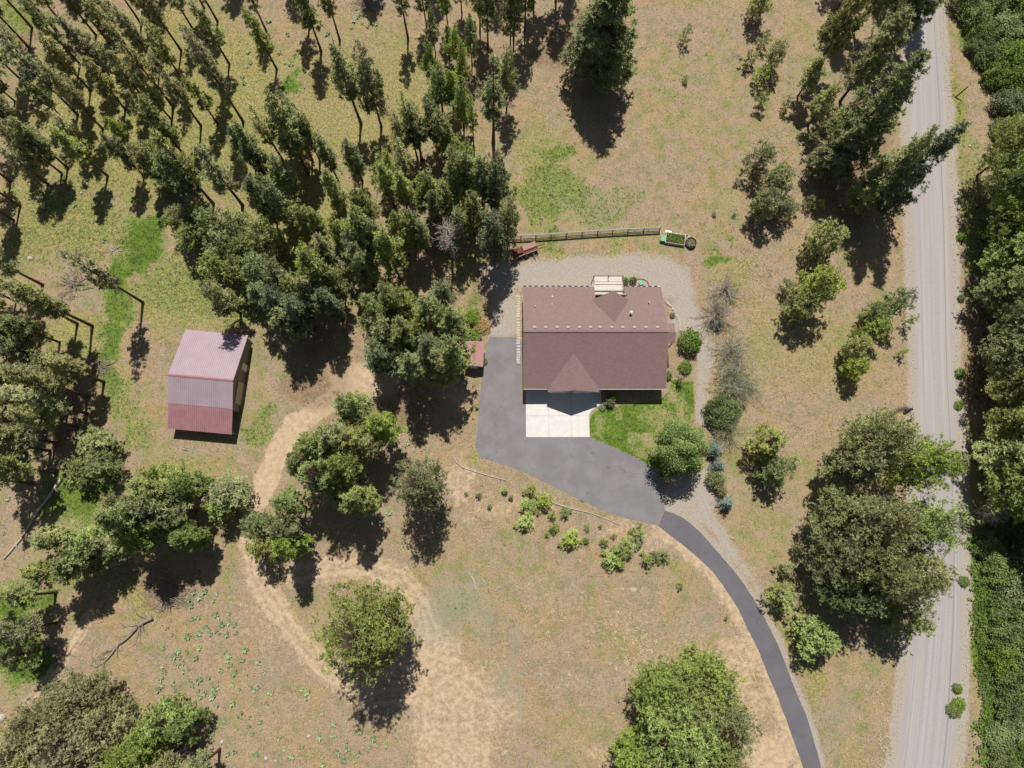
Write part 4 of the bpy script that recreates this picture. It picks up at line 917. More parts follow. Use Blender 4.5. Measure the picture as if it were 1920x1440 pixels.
# --- pines by the foot of their trunk
based = [
 (60, 52, 20, 2.6, 'slim', 'pine'), (55, 90, 19, 2.4, 'slim', 'pine'), (108, 60, 21, 3, 'slim', 'pine_d'), (193, 242, 15, 2.1, 'slim', 'pine'), (146, 215, 16.5, 2.5, 'slim', 'pine_d'),
 (325, 200, 19, 2.7, 'slim', 'pine'), (322, 225, 12, 1.9, 'slim', 'pine'), (377, 236, 17, 2.2, 'slim', 'pine_d'), (408, 232, 11.5, 1.9, 'slim', 'pine_y'), (456, 228, 20, 2.5, 'slim', 'pine'),
 (340, 95, 17, 2.3, 'slim', 'pine'), (383, 15, 15, 2, 'slim', 'pine'), (115, 218, 9.5, 2, 'mid', 'pine'), (292, 238, 9, 1.8, 'slim', 'pine'), (127, 315, 13, 2.3, 'slim', 'pine'),
 (116, 325, 14.5, 2.8, 'mid', 'pine'), (202, 330, 13, 2.4, 'slim', 'pine'), (240, 264, 7, 1.5, 'mid', 'pine_y'), (400, 382, 19.5, 2.9, 'slim', 'pine'), (390, 388, 15.5, 2.4, 'slim', 'pine_d'),
 (455, 385, 17, 2.9, 'slim', 'pine'), (210, 152, 14, 2.4, 'slim', 'pine'), (205, 80, 16, 2.4, 'slim', 'pine'), (170, 170, 13, 2.2, 'slim', 'pine'), (180, 66, 17, 2.3, 'slim', 'pine_d'), (250, 120, 15, 2.2, 'slim', 'pine'),
 (265, 45, 16, 2.2, 'slim', 'pine'), (300, 60, 15, 2.1, 'slim', 'pine'), (408, 40, 15, 2.2, 'slim', 'pine_d'), (150, 120, 15, 2.3, 'slim', 'pine_d'), (28, 190, 12, 2.3, 'mid', 'pine'), (30, 270, 13, 2.4, 'mid', 'pine'),
 (60, 250, 12, 2.2, 'slim', 'pine'), (75, 300, 12, 2.2, 'mid', 'pine'), (270, 330, 12, 2.3, 'mid', 'pine'), (170, 280, 11, 2.0, 'slim', 'pine'),
 (519, 130, 13.5, 2.2, 'slim', 'pine'), (602, 95, 15, 2.4, 'slim', 'pine'), (637, 75, 15, 2.1, 'slim', 'pine'), (677, 232, 18, 2.8, 'slim', 'pine'), (715, 237, 19.5, 3.1, 'mid', 'pine_d'), (765, 72, 15, 2.2, 'slim', 'pine'),
 (817, 103, 11, 1.6, 'mid', 'pine_d'), (858, 128, 10, 1.8, 'mid', 'pine_y'), (885, 124, 12, 1.6, 'mid', 'pine_y'), (843, 112, 8, 1.5, 'mid', 'pine_d'), (830, 212, 12.5, 2.9, 'mid', 'pine_y'), (850, 205, 10, 2.2, 'mid', 'pine_y'), (889, 280, 14, 1.4, 'slim', 'pine_y'),
 (925, 267, 20, 3.1, 'slim', 'pine'), (915, 90, 18, 2.6, 'mid', 'pine_d'), (957, 100, 17, 2.3, 'mid', 'pine_d'), (866, 26, 12, 2, 'mid', 'pine_y'), (930, 400, 19, 3.2, 'mid', 'pine_d'), (928, 490, 17.5, 3.1, 'mid', 'pine_d'), (952, 452, 15, 2.6, 'mid', 'pine'),
 (792, 302, 15, 2.3, 'slim', 'pine'), (783, 298, 16.5, 1.8, 'slim', 'pine'), (845, 315, 13, 2.5, 'mid', 'pine'), (735, 350, 12, 2.4, 'mid', 'pine'), (637, 345, 14, 2.2, 'slim', 'pine'), (578, 325, 20, 2.9, 'slim', 'pine_d'), (575, 318, 16, 2.4, 'mid', 'pine'),
 (555, 428, 17, 2.8, 'mid', 'pine'), (772, 360, 15, 2.3, 'slim', 'pine'), (812, 400, 14, 2.6, 'mid', 'pine'), (860, 385, 16.5, 3, 'mid', 'pine'), (880, 345, 13, 2.4, 'mid', 'pine_y'),
 (1122, 150, 23, 5.6, 'cone', 'pine_d'), (1103, 143, 21, 5.0, 'cone', 'pine'), (1042, 2, 19, 3.2, 'big', 'pine_d'), (963, 75, 18, 2.5, 'mid', 'pine_d'), (984, 58, 18, 2.6, 'mid', 'pine_d'), (1000, 10, 18, 3, 'mid', 'pine'),
 (1527, 130, 22, 3.6, 'mid', 'pine'), (1495, 182, 10, 2.6, 'mid', 'pine'), (1515, 235, 11, 2.6, 'mid', 'pine_d'), (1558, 302, 26, 5.3, 'cone', 'pine_y'), (1530, 330, 15, 3.2, 'cone', 'pine'), (1633, 385, 24, 3.9, 'cone', 'pine_d'), (1600, 388, 23, 3.6, 'cone', 'pine_d'),
 (1575, 190, 21, 4.2, 'big', 'pine'), (1640, 88, 20, 3.6, 'mid', 'pine'), (1656, 92, 20, 3.5, 'mid', 'pine_d'), (1675, 80, 19, 3.2, 'mid', 'pine'), (1600, 60, 20, 3.6, 'big', 'pine'), (1560, 30, 18, 3.4, 'big', 'pine'), (1410, 34, 7.5, 2.2, 'full', 'pine'), (1700, 20, 18, 3.3, 'big', 'pine'),
 (38, 386, 16, 2.4, 'slim', 'pine'), (26, 413, 14, 2.3, 'slim', 'pine'), (268, 567, 20, 2.5, 'slim', 'pine'), (173, 611, 19.5, 2.7, 'slim', 'pine'), (145, 607, 15, 2.5, 'slim', 'pine'), (80, 534, 17, 2.6, 'slim', 'pine'),
 (112, 642, 13, 2.9, 'mid', 'pine_y'), (92, 678, 13, 2.9, 'mid', 'pine'), (195, 716, 13, 2.7, 'slim', 'pine'), (150, 702, 11, 2.9, 'mid', 'pine'), (120, 722, 12, 2.6, 'mid', 'pine'), (60, 720, 12, 3, 'mid', 'pine'), (40, 610, 12, 2.8, 'mid', 'pine_y'), (30, 660, 12, 2.8, 'mid', 'pine'),
 (165, 743, 17, 2.8, 'slim', 'pine'), (163, 775, 15, 2.6, 'slim', 'pine'), (145, 800, 15, 2.6, 'slim', 'pine'), (105, 830, 14, 2.4, 'slim', 'pine'), (95, 845, 18, 2.7, 'slim', 'pine'), (105, 887, 17, 2.5, 'slim', 'pine'), (62, 906, 15, 2.4, 'slim', 'pine'), (80, 770, 13, 2.6, 'mid', 'pine'), (40, 800, 13, 2.6, 'mid', 'pine'),
 (367, 957, 18, 3.5, 'mid', 'pine'), (335, 978, 20, 3.6, 'mid', 'pine_y'), (372, 985, 14, 2.9, 'mid', 'pine'), (350, 940, 14, 2.8, 'mid', 'pine_y'), (385, 1010, 11, 2.3, 'mid', 'pine_y'), (300, 1010, 13, 3.2, 'mid', 'pine'),
 (105, 1110, 13, 2.6, 'slim', 'pine'), (104, 1168, 15, 3, 'mid', 'pine'), (90, 1215, 11, 2.6, 'mid', 'pine_d'), (365, 1400, 17, 3, 'slim', 'pine'), (412, 1405, 14, 2.4, 'slim', 'pine'),
 (627, 556, 17.5, 3, 'mid', 'pine'), (707, 492, 19, 3.2, 'mid', 'pine_y'), (752, 527, 18, 3.2, 'mid', 'pine'), (702, 536, 16, 2.9, 'mid', 'pine_d'), (598, 445, 12, 2.6, 'mid', 'pine'), (617, 458, 12, 2.0, 'mid', 'pine'), (741, 392, 14, 2.2, 'slim', 'pine'), (768, 410, 14, 2.3, 'slim', 'pine'), (780, 462, 13, 2.7, 'mid', 'pine_y'), (800, 470, 11, 2.4, 'mid', 'pine_d'), (660, 470, 13, 2.6, 'mid', 'pine'), (870, 460, 13, 2.4, 'mid', 'pine'),
 (718, 1160, 21.5, 5.7, 'dome', 'pine_y')]
based += [(452, 588, 14, 2.9, 'mid', 'pine_d'), (240, 90, 15, 2.3, 'slim', 'pine_g'), (215, 40, 15, 2.2, 'slim', 'pine'), (300, 130, 14, 2.3, 'slim', 'pine_g'), (350, 160, 15, 2.2, 'slim', 'pine'), (275, 190, 14, 2.4, 'slim', 'pine'), (235, 205, 12, 2.2, 'slim', 'pine_g'), (170, 215, 13, 2.3, 'slim', 'pine'), (90, 150, 15, 2.4, 'slim', 'pine_g'), (130, 60, 16, 2.4, 'slim', 'pine_g'), (300, 10, 15, 2.3, 'slim', 'pine'), (365, 60, 14, 2.2, 'slim', 'pine_g'), (430, 120, 14, 2.2, 'slim', 'pine'), (420, 175, 15, 2.3, 'slim', 'pine_g'), (345, 290, 14, 2.4, 'slim', 'pine'), (315, 345, 12, 2.4, 'mid', 'pine_d'), (20, 340, 13, 2.4, 'slim', 'pine'), (90, 345, 11, 2.2, 'slim', 'pine_g'), (50, 160, 14, 2.3, 'slim', 'pine'),
 (500, 330, 14, 2.4, 'slim', 'pine'), (530, 300, 14, 2.3, 'slim', 'pine_g'), (600, 300, 13, 2.3, 'slim', 'pine'), (680, 340, 12, 2.3, 'mid', 'pine_d'), (810, 160, 11, 1.8, 'mid', 'pine_y'), (870, 170, 12, 1.8, 'mid', 'pine_y'), (900, 60, 16, 2.3, 'mid', 'pine_y'), (840, 50, 12, 1.9, 'mid', 'pine_y'), (800, 50, 14, 2.2, 'mid', 'pine_d'), (580, 50, 14, 2.2, 'slim', 'pine'), (500, 60, 13, 2.0, 'slim', 'pine'), (950, 200, 15, 2.4, 'mid', 'pine_d'), (870, 240, 13, 2.3, 'mid', 'pine_y'), (820, 275, 13, 2.5, 'mid', 'pine'), (760, 300, 13, 2.3, 'mid', 'pine_g'), (700, 430, 14, 2.6, 'mid', 'pine'), (650, 400, 13, 2.5, 'mid', 'pine'), (560, 380, 14, 2.6, 'mid', 'pine'), (520, 420, 14, 2.6, 'mid', 'pine_d'), (830, 440, 14, 2.6, 'mid', 'pine'), (890, 440, 14, 2.6, 'mid', 'pine_d'),
 (30, 565, 14, 2.6, 'mid', 'pine_g'), (20, 720, 13, 2.8, 'mid', 'pine_g'), (60, 640, 13, 2.8, 'mid', 'pine'), (130, 760, 13, 2.6, 'slim', 'pine_g'), (50, 850, 13, 2.5, 'slim', 'pine_g'), (20, 770, 13, 2.6, 'mid', 'pine')]
for i_, b in enumerate(based):
    b = list(b)
    if b[5] == 'pine_d' and i_ % 5 < 3: b[5] = 'pine'
    if b[4] == 'slim': b[3] *= .84; b[2] *= 1.07
    if b[4] == 'mid': b[3] *= .9; b[2] *= 1.03
    if b[0] < 480 and b[5] == 'pine' and i_ % 2: b[5] = 'pine_g'
    B(*b)
# --- pines by their crown top
topped = [
 (325, 400, 8, 2.4, 'full', 'pine_d'), (348, 432, 8.5, 2.5, 'full', 'pine_d'), (380, 404, 9, 2.6, 'full', 'pine_d'), (402, 445, 9.5, 2.6, 'full', 'pine_d'), (432, 412, 10, 2.6, 'full', 'pine'), (455, 452, 10, 2.7, 'full', 'pine_d'), (392, 485, 8.5, 2.4, 'full', 'pine_d'), (432, 492, 10, 2.5, 'full', 'pine'), (470, 490, 11, 2.7, 'full', 'pine_d'), (480, 420, 12, 2.6, 'full', 'pine'), (352, 392, 8.5, 2.2, 'full', 'pine_d'), (268, 275, 10, 2.5, 'full', 'pine_d'), (300, 295, 11, 2.6, 'full', 'pine_d'), (470, 275, 12, 2.4, 'mid', 'pine_d'), (430, 245, 12, 2.3, 'mid', 'pine_d'), (505, 305, 13, 2.6, 'mid', 'pine'), (520, 180, 14, 2.4, 'mid', 'pine_d'), (545, 220, 13, 2.6, 'mid', 'pine_d'), (500, 200, 13, 2.2, 'mid', 'pine_d'),
 (560, 465, 14, 2.8, 'mid', 'pine_y'), (595, 450, 13, 2.6, 'mid', 'pine'), (500, 500, 15, 2.8, 'mid', 'pine_d'), (530, 520, 15, 2.9, 'mid', 'pine'), (500, 548, 14, 2.8, 'mid', 'pine_d'), (540, 565, 15, 2.9, 'mid', 'pine_d'), (562, 530, 15, 2.7, 'mid', 'pine'), (515, 590, 14, 2.8, 'mid', 'pine_d'), (475, 540, 12, 2.5, 'mid', 'pine_d'), (600, 545, 15, 2.6, 'mid', 'pine_d'), (650, 440, 15, 2.9, 'mid', 'pine_d'), (610, 500, 14, 2.5, 'mid', 'pine'),
 (745, 545, 17, 3.1, 'mid', 'pine_y'), (692, 560, 16, 2.9, 'mid', 'pine_d'), (800, 562, 17, 3.2, 'mid', 'pine'), (845, 585, 17, 3.0, 'mid', 'pine_y'), (702, 605, 16, 3.0, 'mid', 'pine_d'), (745, 610, 17, 3.1, 'mid', 'pine'), (795, 640, 17, 3.1, 'mid', 'pine_d'), (845, 640, 17.5, 3.2, 'mid', 'pine_d'), (700, 645, 16, 2.9, 'mid', 'pine_d'), (760, 672, 17, 2.9, 'mid', 'pine_d'), (820, 672, 17, 2.9, 'mid', 'pine_d'), (715, 540, 16, 2.7, 'mid', 'pine_y'), (820, 530, 12, 2.3, 'mid', 'pine_d'), (780, 600, 15, 2.7, 'mid', 'pine_y'), (695, 420, 17, 2.9, 'mid', 'pine'), (740, 400, 16, 2.6, 'mid', 'pine_d'), (770, 200, 14, 2.6, 'mid', 'pine'), (820, 215, 13, 2.6, 'mid', 'pine'), (870, 290, 15, 2.7, 'mid', 'pine'), (900, 300, 15, 2.6, 'mid', 'pine_d'), (790, 330, 13, 2.6, 'mid', 'pine_y'), (830, 350, 13, 2.6, 'mid', 'pine'),
 (165, 828, 6, 2.7, 'full', 'pine'), (135, 880, 5.5, 2.3, 'full', 'pine'), (175, 872, 6.5, 2.4, 'full', 'pine_y'),
 (210, 945, 18, 3.4, 'mid', 'pine'), (250, 915, 17, 3.3, 'mid', 'pine_y'), (325, 905, 13, 3.0, 'mid', 'pine_y'), (225, 1005, 16, 3.2, 'mid', 'pine_y'), (280, 985, 14, 3.2, 'mid', 'pine'), (335, 1005, 12, 2.6, 'mid', 'pine_y'), (412, 925, 8.5, 2.8, 'full', 'pine'), (400, 950, 7.5, 2.2, 'full', 'pine_y'), (275, 890, 13, 2.8, 'mid', 'pine_y'),
 (75, 1015, 14, 3.4, 'mid', 'pine'), (135, 1020, 13, 3.4, 'mid', 'pine_y'), (55, 1075, 14, 3.1, 'mid', 'pine'), (110, 1060, 13, 3.1, 'mid', 'pine_y'), (160, 1030, 12, 2.8, 'mid', 'pine'),
 (110, 1335, 13, 4.2, 'dome', 'pine_g'), (45, 1375, 14, 4.3, 'dome', 'pine_g'), (160, 1380, 13, 3.6, 'dome', 'pine_g'), (95, 1420, 15, 4.2, 'dome', 'pine_g'), (10, 1430, 15, 4, 'dome', 'pine_g'), (285, 1362, 10, 3.0, 'full', 'pine_y'), (250, 1400, 11, 3.0, 'full', 'pine_y'), (325, 1370, 9, 2.4, 'full', 'pine_y'), (215, 1440, 13, 3.4, 'dome', 'pine_y'),
 (640, 752, 17, 3.1, 'mid', 'pine_y'), (705, 792, 15.5, 3.0, 'mid', 'pine_y'), (575, 835, 19, 3.6, 'big', 'pine_y'), (612, 815, 19, 3.3, 'mid', 'pine'), (655, 815, 17, 3.1, 'mid', 'pine'), (575, 890, 20, 3.6, 'big', 'pine_d'), (622, 868, 19, 3.4, 'mid', 'pine_y'), (548, 868, 17, 3.0, 'mid', 'pine_y'), (680, 830, 14, 2.4, 'mid', 'pine'),
 (518, 945, 15, 2.8, 'mid', 'pine_y'), (508, 990, 15.5, 2.9, 'mid', 'pine'), (525, 1025, 15, 2.7, 'mid', 'pine_y'), (470, 985, 9, 2.3, 'full', 'pine_y'), (478, 1025, 9, 2.3, 'full', 'pine'), (655, 935, 16, 3.3, 'mid', 'pine'), (778, 908, 16.5, 3.6, 'dome', 'pine'),
 (1567, 432, 9.5, 3.0, 'full', 'pine_y'), (1562, 520, 11.5, 3.0, 'full', 'pine_y'), (1520, 560, 8, 2.6, 'full', 'pine'), (1707, 553, 9, 2.0, 'full', 'pine_d'), (1660, 575, 7, 1.8, 'full', 'pine_d'), (1655, 605, 7, 2.3, 'full', 'pine_y'), (1625, 640, 7, 2.0, 'full', 'pine_d'), (1622, 682, 6.5, 1.8, 'full', 'pine_y'),
 (1455, 825, 8.5, 2.7, 'full', 'pine'), (1465, 880, 7, 2.6, 'full', 'pine_y'), (1440, 278, 7.5, 2.3, 'full', 'pine'), (1475, 320, 8.5, 2.6, 'full', 'pine'), (1450, 365, 8, 2.3, 'full', 'pine'), (1480, 375, 6, 1.8, 'full', 'pine_d'),
 (1690, 815, 20, 4.2, 'dome', 'pine'), (1775, 862, 19, 4.1, 'dome', 'pine_y'), (1645, 868, 17, 3.8, 'big', 'pine'), (1785, 990, 20, 4.3, 'dome', 'pine_y'), (1692, 985, 20, 4.1, 'dome', 'pine'), (1618, 965, 15, 4.0, 'dome', 'pine'), (1606, 1045, 14, 4.0, 'dome', 'pine'), (1685, 1070, 19, 4.2, 'dome', 'pine_d'), (1752, 1082, 18, 4.0, 'dome', 'pine'), (1630, 1115, 14, 4.0, 'dome', 'pine_d'),
 (1732, 1165, 10, 3.2, 'full', 'pine_y'), (1550, 1200, 7, 3.0, 'full', 'pine_y'), (1474, 1120, 4.5, 2.2, 'full', 'pine_y'),
 (1335, 1300, 13, 4.8, 'dome', 'pine_y'), (1262, 1315, 13, 4.3, 'dome', 'pine_y'), (1290, 1390, 16, 5.4, 'dome', 'pine_y'), (1372, 1378, 14, 4.6, 'dome', 'pine_y'), (1205, 1430, 10, 3.4, 'dome', 'pine_y'), (1300, 1345, 15, 5, 'dome', 'pine'), (1350, 1440, 14, 4.5, 'dome', 'pine_y'), (1300, 1480, 15, 5, 'dome', 'pine')]
for i_, b in enumerate(topped):
    b = list(b)
    if b[5] == 'pine_d' and i_ % 5 < 2: b[5] = 'pine'
    if b[4] == 'mid': b[3] *= .92
    T(*b)
# pine belt right of the road, from its trunk feet
rr_ = random.Random(21)
yy = 330
right = []
while yy < 980:
    right.append((1836 + rr_.uniform(-8, 10), yy, rr_.uniform(14, 19), rr_.uniform(3.4, 4.3))); yy += rr_.uniform(52, 68)
yy = 270
while yy < 1010:
    right.append((1885 + rr_.uniform(-10, 10), yy, rr_.uniform(14, 20), rr_.uniform(3.4, 4.4))); yy += rr_.uniform(52, 70)
yy = 240
while yy < 1000:
    right.append((1945 + rr_.uniform(-10, 10), yy, rr_.uniform(13, 18), rr_.uniform(3.4, 4.2))); yy += rr_.uniform(50, 70)
for (a, b, c, d_) in right: B(a, b, c, d_, rr_.choice(('dome', 'big', 'big')), rr_.choice(('pine', 'pine', 'pine_y', 'pine_y')))
# more trees beyond the frame so the wood goes on
for (a, b, c) in ((-60, 40, 18), (-70, 180, 16), (-50, 300, 17), (-60, 450, 15), (-55, 560, 16), (-40, 700, 15), (-70, 820, 15), (-50, 960, 15), (150, -60, 18), (300, -50, 17), (450, -60, 17), (560, -50, 17), (700, -40, 16), (820, -40, 15), (930, -30, 17), (1060, -60, 18), (1640, -40, 18), (1560, -50, 18)):
    B(a, b, c, 2.8, 'mid', 'pine')
# --- saplings
sap = dict(name='pine_sapling', cat='young pine', group='young pines in the open', noun='young pine')
for (a, b, h, r_, k, m_) in ((1281, 80, 3.8, 1.0, 'young', 'pine'), (1283, 153, 1.5, .6, 'young', 'pine_y'), (1396, 122, 3.6, 1.1, 'young', 'pine_y'), (1409, 122, 2.8, .7, 'thin', 'pine'), (1426, 88, 4, 1.0, 'young', 'pine'), (1420, 158, 4, 1.4, 'young', 'pine_y'), (1421, 200, 4, 1.2, 'young', 'pine_y'), (1440, 130, 7, 1.8, 'full', 'pine'), (1468, 205, 3.4, .9, 'young', 'pine'), (1378, 346, 1.2, .5, 'young', 'pine_d'), (1375, 405, .9, .35, 'young', 'pine_d'), (1338, 403, .9, .4, 'young', 'pine_d'),
        (1466, 545, 3.6, 1.3, 'young', 'pine'), (1478, 402, 3.4, 1.1, 'young', 'pine'), (1510, 385, 3, .9, 'young', 'pine'), (1528, 393, 3, .9, 'young', 'pine'), (1692, 608, 4.2, 1.1, 'thin', 'pine_y'), (1684, 663, 3, .8, 'thin', 'pine_y'), (1465, 1065, 3, 1.3, 'young', 'pine'), (1488, 1030, 3.2, 1.1, 'thin', 'pine'), (1510, 1060, 3, 1.2, 'young', 'pine_d'), (1490, 1160, 3.4, 1.5, 'young', 'pine'), (1540, 5, 4, 1.1, 'young', 'pine_d'), (1484, 862, 2.5, .9, 'thin', 'pine'),
        (993, 920, 2.0, .95, 'young', 'pine_y'), (1019, 938, 2.6, 1.35, 'young', 'pine_y'), (989, 947, 2.2, 1.35, 'young', 'pine_y'), (983, 980, 2.0, 1.3, 'young', 'pine_y'), (1059, 960, 1.8, .8, 'young', 'pine_y'), (1035, 966, 1.6, .6, 'young', 'pine'), (1038, 990, 1.6, .75, 'young', 'pine_y'), (1025, 1002, 1.0, .4, 'young', 'pine_y'), (1008, 962, 1.0, .4, 'young', 'pine_y'), (1067, 1010, 2.4, 1.45, 'young', 'pine_y'), (1100, 988, 1.2, .5, 'young', 'pine_y'), (1098, 1012, 1.2, .5, 'young', 'pine_y'), (1131, 1016, 1.4, .7, 'young', 'pine_y'), (1192, 1002, 2.6, 1.35, 'young', 'pine_y'), (1174, 1022, 2.6, 1.35, 'young', 'pine_y'), (1160, 1040, 2.6, 1.5, 'young', 'pine_y'), (1142, 1048, 2.4, 1.4, 'young', 'pine_y'), (1210, 1048, 2.2, 1.15, 'thin', 'pine_y'), (1224, 1042, 1.8, .8, 'young', 'pine'), (1242, 1040, 2.2, .9, 'young', 'pine'), (1234, 1054, .9, .4, 'young', 'pine_y'), (958, 932, 1.2, .6, 'thin', 'pine'), (898, 928, 1.4, .55, 'thin', 'pine'), (918, 950, .9, .4, 'young', 'pine_d'), (874, 925, .8, .35, 'young', 'pine_d'), (946, 920, 1.3, .75, 'thin', 'pine_y'), (1273, 1098, 1.2, .55, 'young', 'pine_y'), (1360, 1157, 1.2, .4, 'thin', 'pine'), (1090, 1015, .8, .3, 'young', 'pine'), (1125, 985, 1.0, .4, 'thin', 'pine'), (1150, 1005, 1.0, .5, 'thin', 'pine')):
    B(a, b, h, r_, k, m_, **sap)
# --- garden trees and shrubs
def S(kind, a, b, h, r_, mat, name, cat, label, lm='bark'): return B(a, b, h, r_, kind, mat, name=name, cat=cat, group=None, label=label, lm=lm)
S('decid', 1258, 846, 9.6, 3.5, 'lime', 'shade_tree', 'tree', 'round bright green shade tree at the lower right corner of the lawn')
S('spruce', 1334, 845, 2.8, 1.4, 'spruce', 'blue_spruce', 'spruce', 'upper of two touching silver-blue spruces right of the shade tree')
S('spruce', 1342, 873, 2.4, 1.15, 'spruce', 'blue_spruce', 'spruce', 'lower of two touching silver-blue spruces right of the shade tree')
S('spruce', 1357, 944, 3.0, 1.25, 'spruce', 'blue_spruce', 'spruce', 'silver-blue spruce at the bottom end of the shrub row')
S('spruce', 1343, 610, 2.2, .95, 'spruce', 'blue_spruce', 'spruce', 'small grey-blue spruce at the foot of the bare shrub')
S('bush', 1338, 900, 2.6, 1.35, 'leaf_o', 'garden_shrub', 'shrub', 'olive green shrub under the paired spruces in the row')
S('bush', 1350, 921, 1.6, .8, 'gold', 'garden_shrub', 'shrub', 'yellowish low shrub just above the lowest spruce')
S('bigbush', 1350, 775, 3.6, 2.6, 'leaf', 'garden_shrub', 'shrub', 'large green shrub beside the gravel path above the shade tree')
S('willow', 1362, 812, 2.6, 2.2, 'leaf_o', 'garden_shrub', 'shrub', 'thin olive shrub between the large green shrub and the spruces', 'palewood')
S('bare', 1340, 590, 4.2, 2.7, 'leaf', 'bare_shrub', 'shrub', 'leafless grey shrub right of the house with spidery twigs', 'palewood')
S('bare', 1358, 545, 2.8, 2.4, 'leaf', 'bare_shrub', 'shrub', 'pale leafless shrub top behind the dark spidery shrub', 'palewood')
S('willow', 1365, 655, 3.2, 2.6, 'balsam', 'willow_shrub', 'shrub', 'silvery thin willow with bare stems, topmost in the shrub row', 'palewood')
S('willow', 1372, 690, 3.0, 2.6, 'balsam', 'willow_shrub', 'shrub', 'silvery thin willow in the middle of the shrub row', 'palewood')
S('willow', 1368, 728, 2.6, 2.8, 'leaf_o', 'willow_shrub', 'shrub', 'yellow-green wispy willow just above the large green shrub', 'palewood')
S('willow', 1392, 722, 1.8, 2.4, 'leaf_o', 'willow_shrub', 'shrub', 'low yellow-green wispy willow on the outer side of the row', 'palewood')
S('bush', 1291, 645, 3.2, 1.9, 'leaf', 'garden_shrub', 'shrub', 'big rounded green shrub right of the side porch')
S('globe', 1284, 690, 1.2, 1.05, 'leaf', 'grass_clump', 'shrub', 'bright green spiky clump below the rounded shrub by the porch')
S('thin', 1271, 716, 2.6, .8, 'pine_d', 'dark_shrub', 'shrub', 'dark narrow shrub between the house corner and the gravel path')
S('globe', 1251, 705, 1.0, .7, 'leaf', 'garden_shrub', 'shrub', 'small green shrub against the lower right house wall')
S('globe', 1149, 744, 1.7, .6, 'leaf', 'garden_shrub', 'shrub', 'shaded dark shrub against the front wall beside the concrete')
S('globe', 1142, 755, 1.5, .85, 'leaf_o', 'garden_shrub', 'shrub', 'sunlit yellow-green globe shrub at the lawn corner near the concrete')
S('globe', 1129, 764, .6, .55, 'balsam', 'garden_shrub', 'shrub', 'low bluish shrub at the edge of the concrete apron')
S('globe', 1172, 528, 1.2, .55, 'leaf', 'garden_shrub', 'shrub', 'left small green shrub beside the balcony')
S('globe', 1186, 528, 1.5, .6, 'leaf', 'garden_shrub', 'shrub', 'right and taller small green shrub beside the balcony')
S('globe', 1260, 592, .7, .45, 'leaf_o', 'garden_shrub', 'shrub', 'small yellow-green shrub in the stone-edged bed by the house')
S('bush', 884, 636, 1.6, 1.5, 'leaf', 'garden_shrub', 'shrub', 'bright green shrub behind the small pink-roofed shed')
S('bush', 899, 655, .5, .6, 'balsam', 'ground_plant', 'plant', 'upper pale green plant between the small shed and the asphalt')
S('bush', 907, 678, .5, .6, 'leaf_o', 'ground_plant', 'plant', 'lower pale green plant between the small shed and the asphalt')
S('bush', 862, 615, 1.0, 1.6, 'gold', 'golden_shrub', 'shrub', 'golden yellow shrub up-left of the small shed')
S('bush', 905, 612, .8, 1.3, 'gold', 'golden_shrub', 'shrub', 'golden yellow shrub above the top edge of the asphalt yard')
S('bush', 886, 598, 1.3, 1.3, 'leaf', 'garden_shrub', 'shrub', 'green shrub between the two golden shrubs above the shed')
S('bush', 1328, 1000 - 160, .1, .1, 'leaf', 'tiny_weed', 'plant', 'tiny weed beside the paired spruces') if False else None
# dead grey tree
dt = twig_proto(3.0, 9, 170, 260, 0, (0, 0), 6)
def deadtree(a, b, h, r_, lab, seed):
    r = np.random.default_rng(seed); x, yy = P(a, b); t = thing('dead_tree', lab, 'dead tree', (x, yy, 0))
    A = Acc(); A.add(tube_np([(0, 0, -.1), (.1, 0, h * .5), (0, .1, h)], [.22, .15, .03], 8)); new_obj('trunk', A.mesh('trunk', M['deadwood']), None, t)
    L = Acc()
    for k in range(70):
        z = h * r.uniform(.3, .98); az = r.uniform(0, 6.28); ln = r_ * (1 - .75 * abs(z / h - .5)) * r.uniform(.6, 1.1); d_ = np.array([math.cos(az), math.sin(az), .25]); p = [np.array([0, 0, z])]
        for q in range(4): d_ = d_ + r.normal(0, .16, 3); p.append(p[-1] + d_ / np.linalg.norm(d_) * ln / 4)
        L.add(tube_np(p, [.05, .04, .03, .022, .012], 3))
        for q in range(9):
            i = r.integers(1, 5); d2 = d_ + r.normal(0, .7, 3); L.add(tube_np([p[i], p[i] + d2 / np.linalg.norm(d2) * r.uniform(.3, .8)], [.022, .01], 3))
    new_obj('limbs', L.mesh('limbs', M['palewood']), None, t)
deadtree(848, 482, 11.5, 2.9, 'dead grey leafless tree among green pines left of the fence', 3)
deadtree(1830, 962, 4.5, 2.2, 'small grey leafless tree at the edge of the pines right of the road', 5)
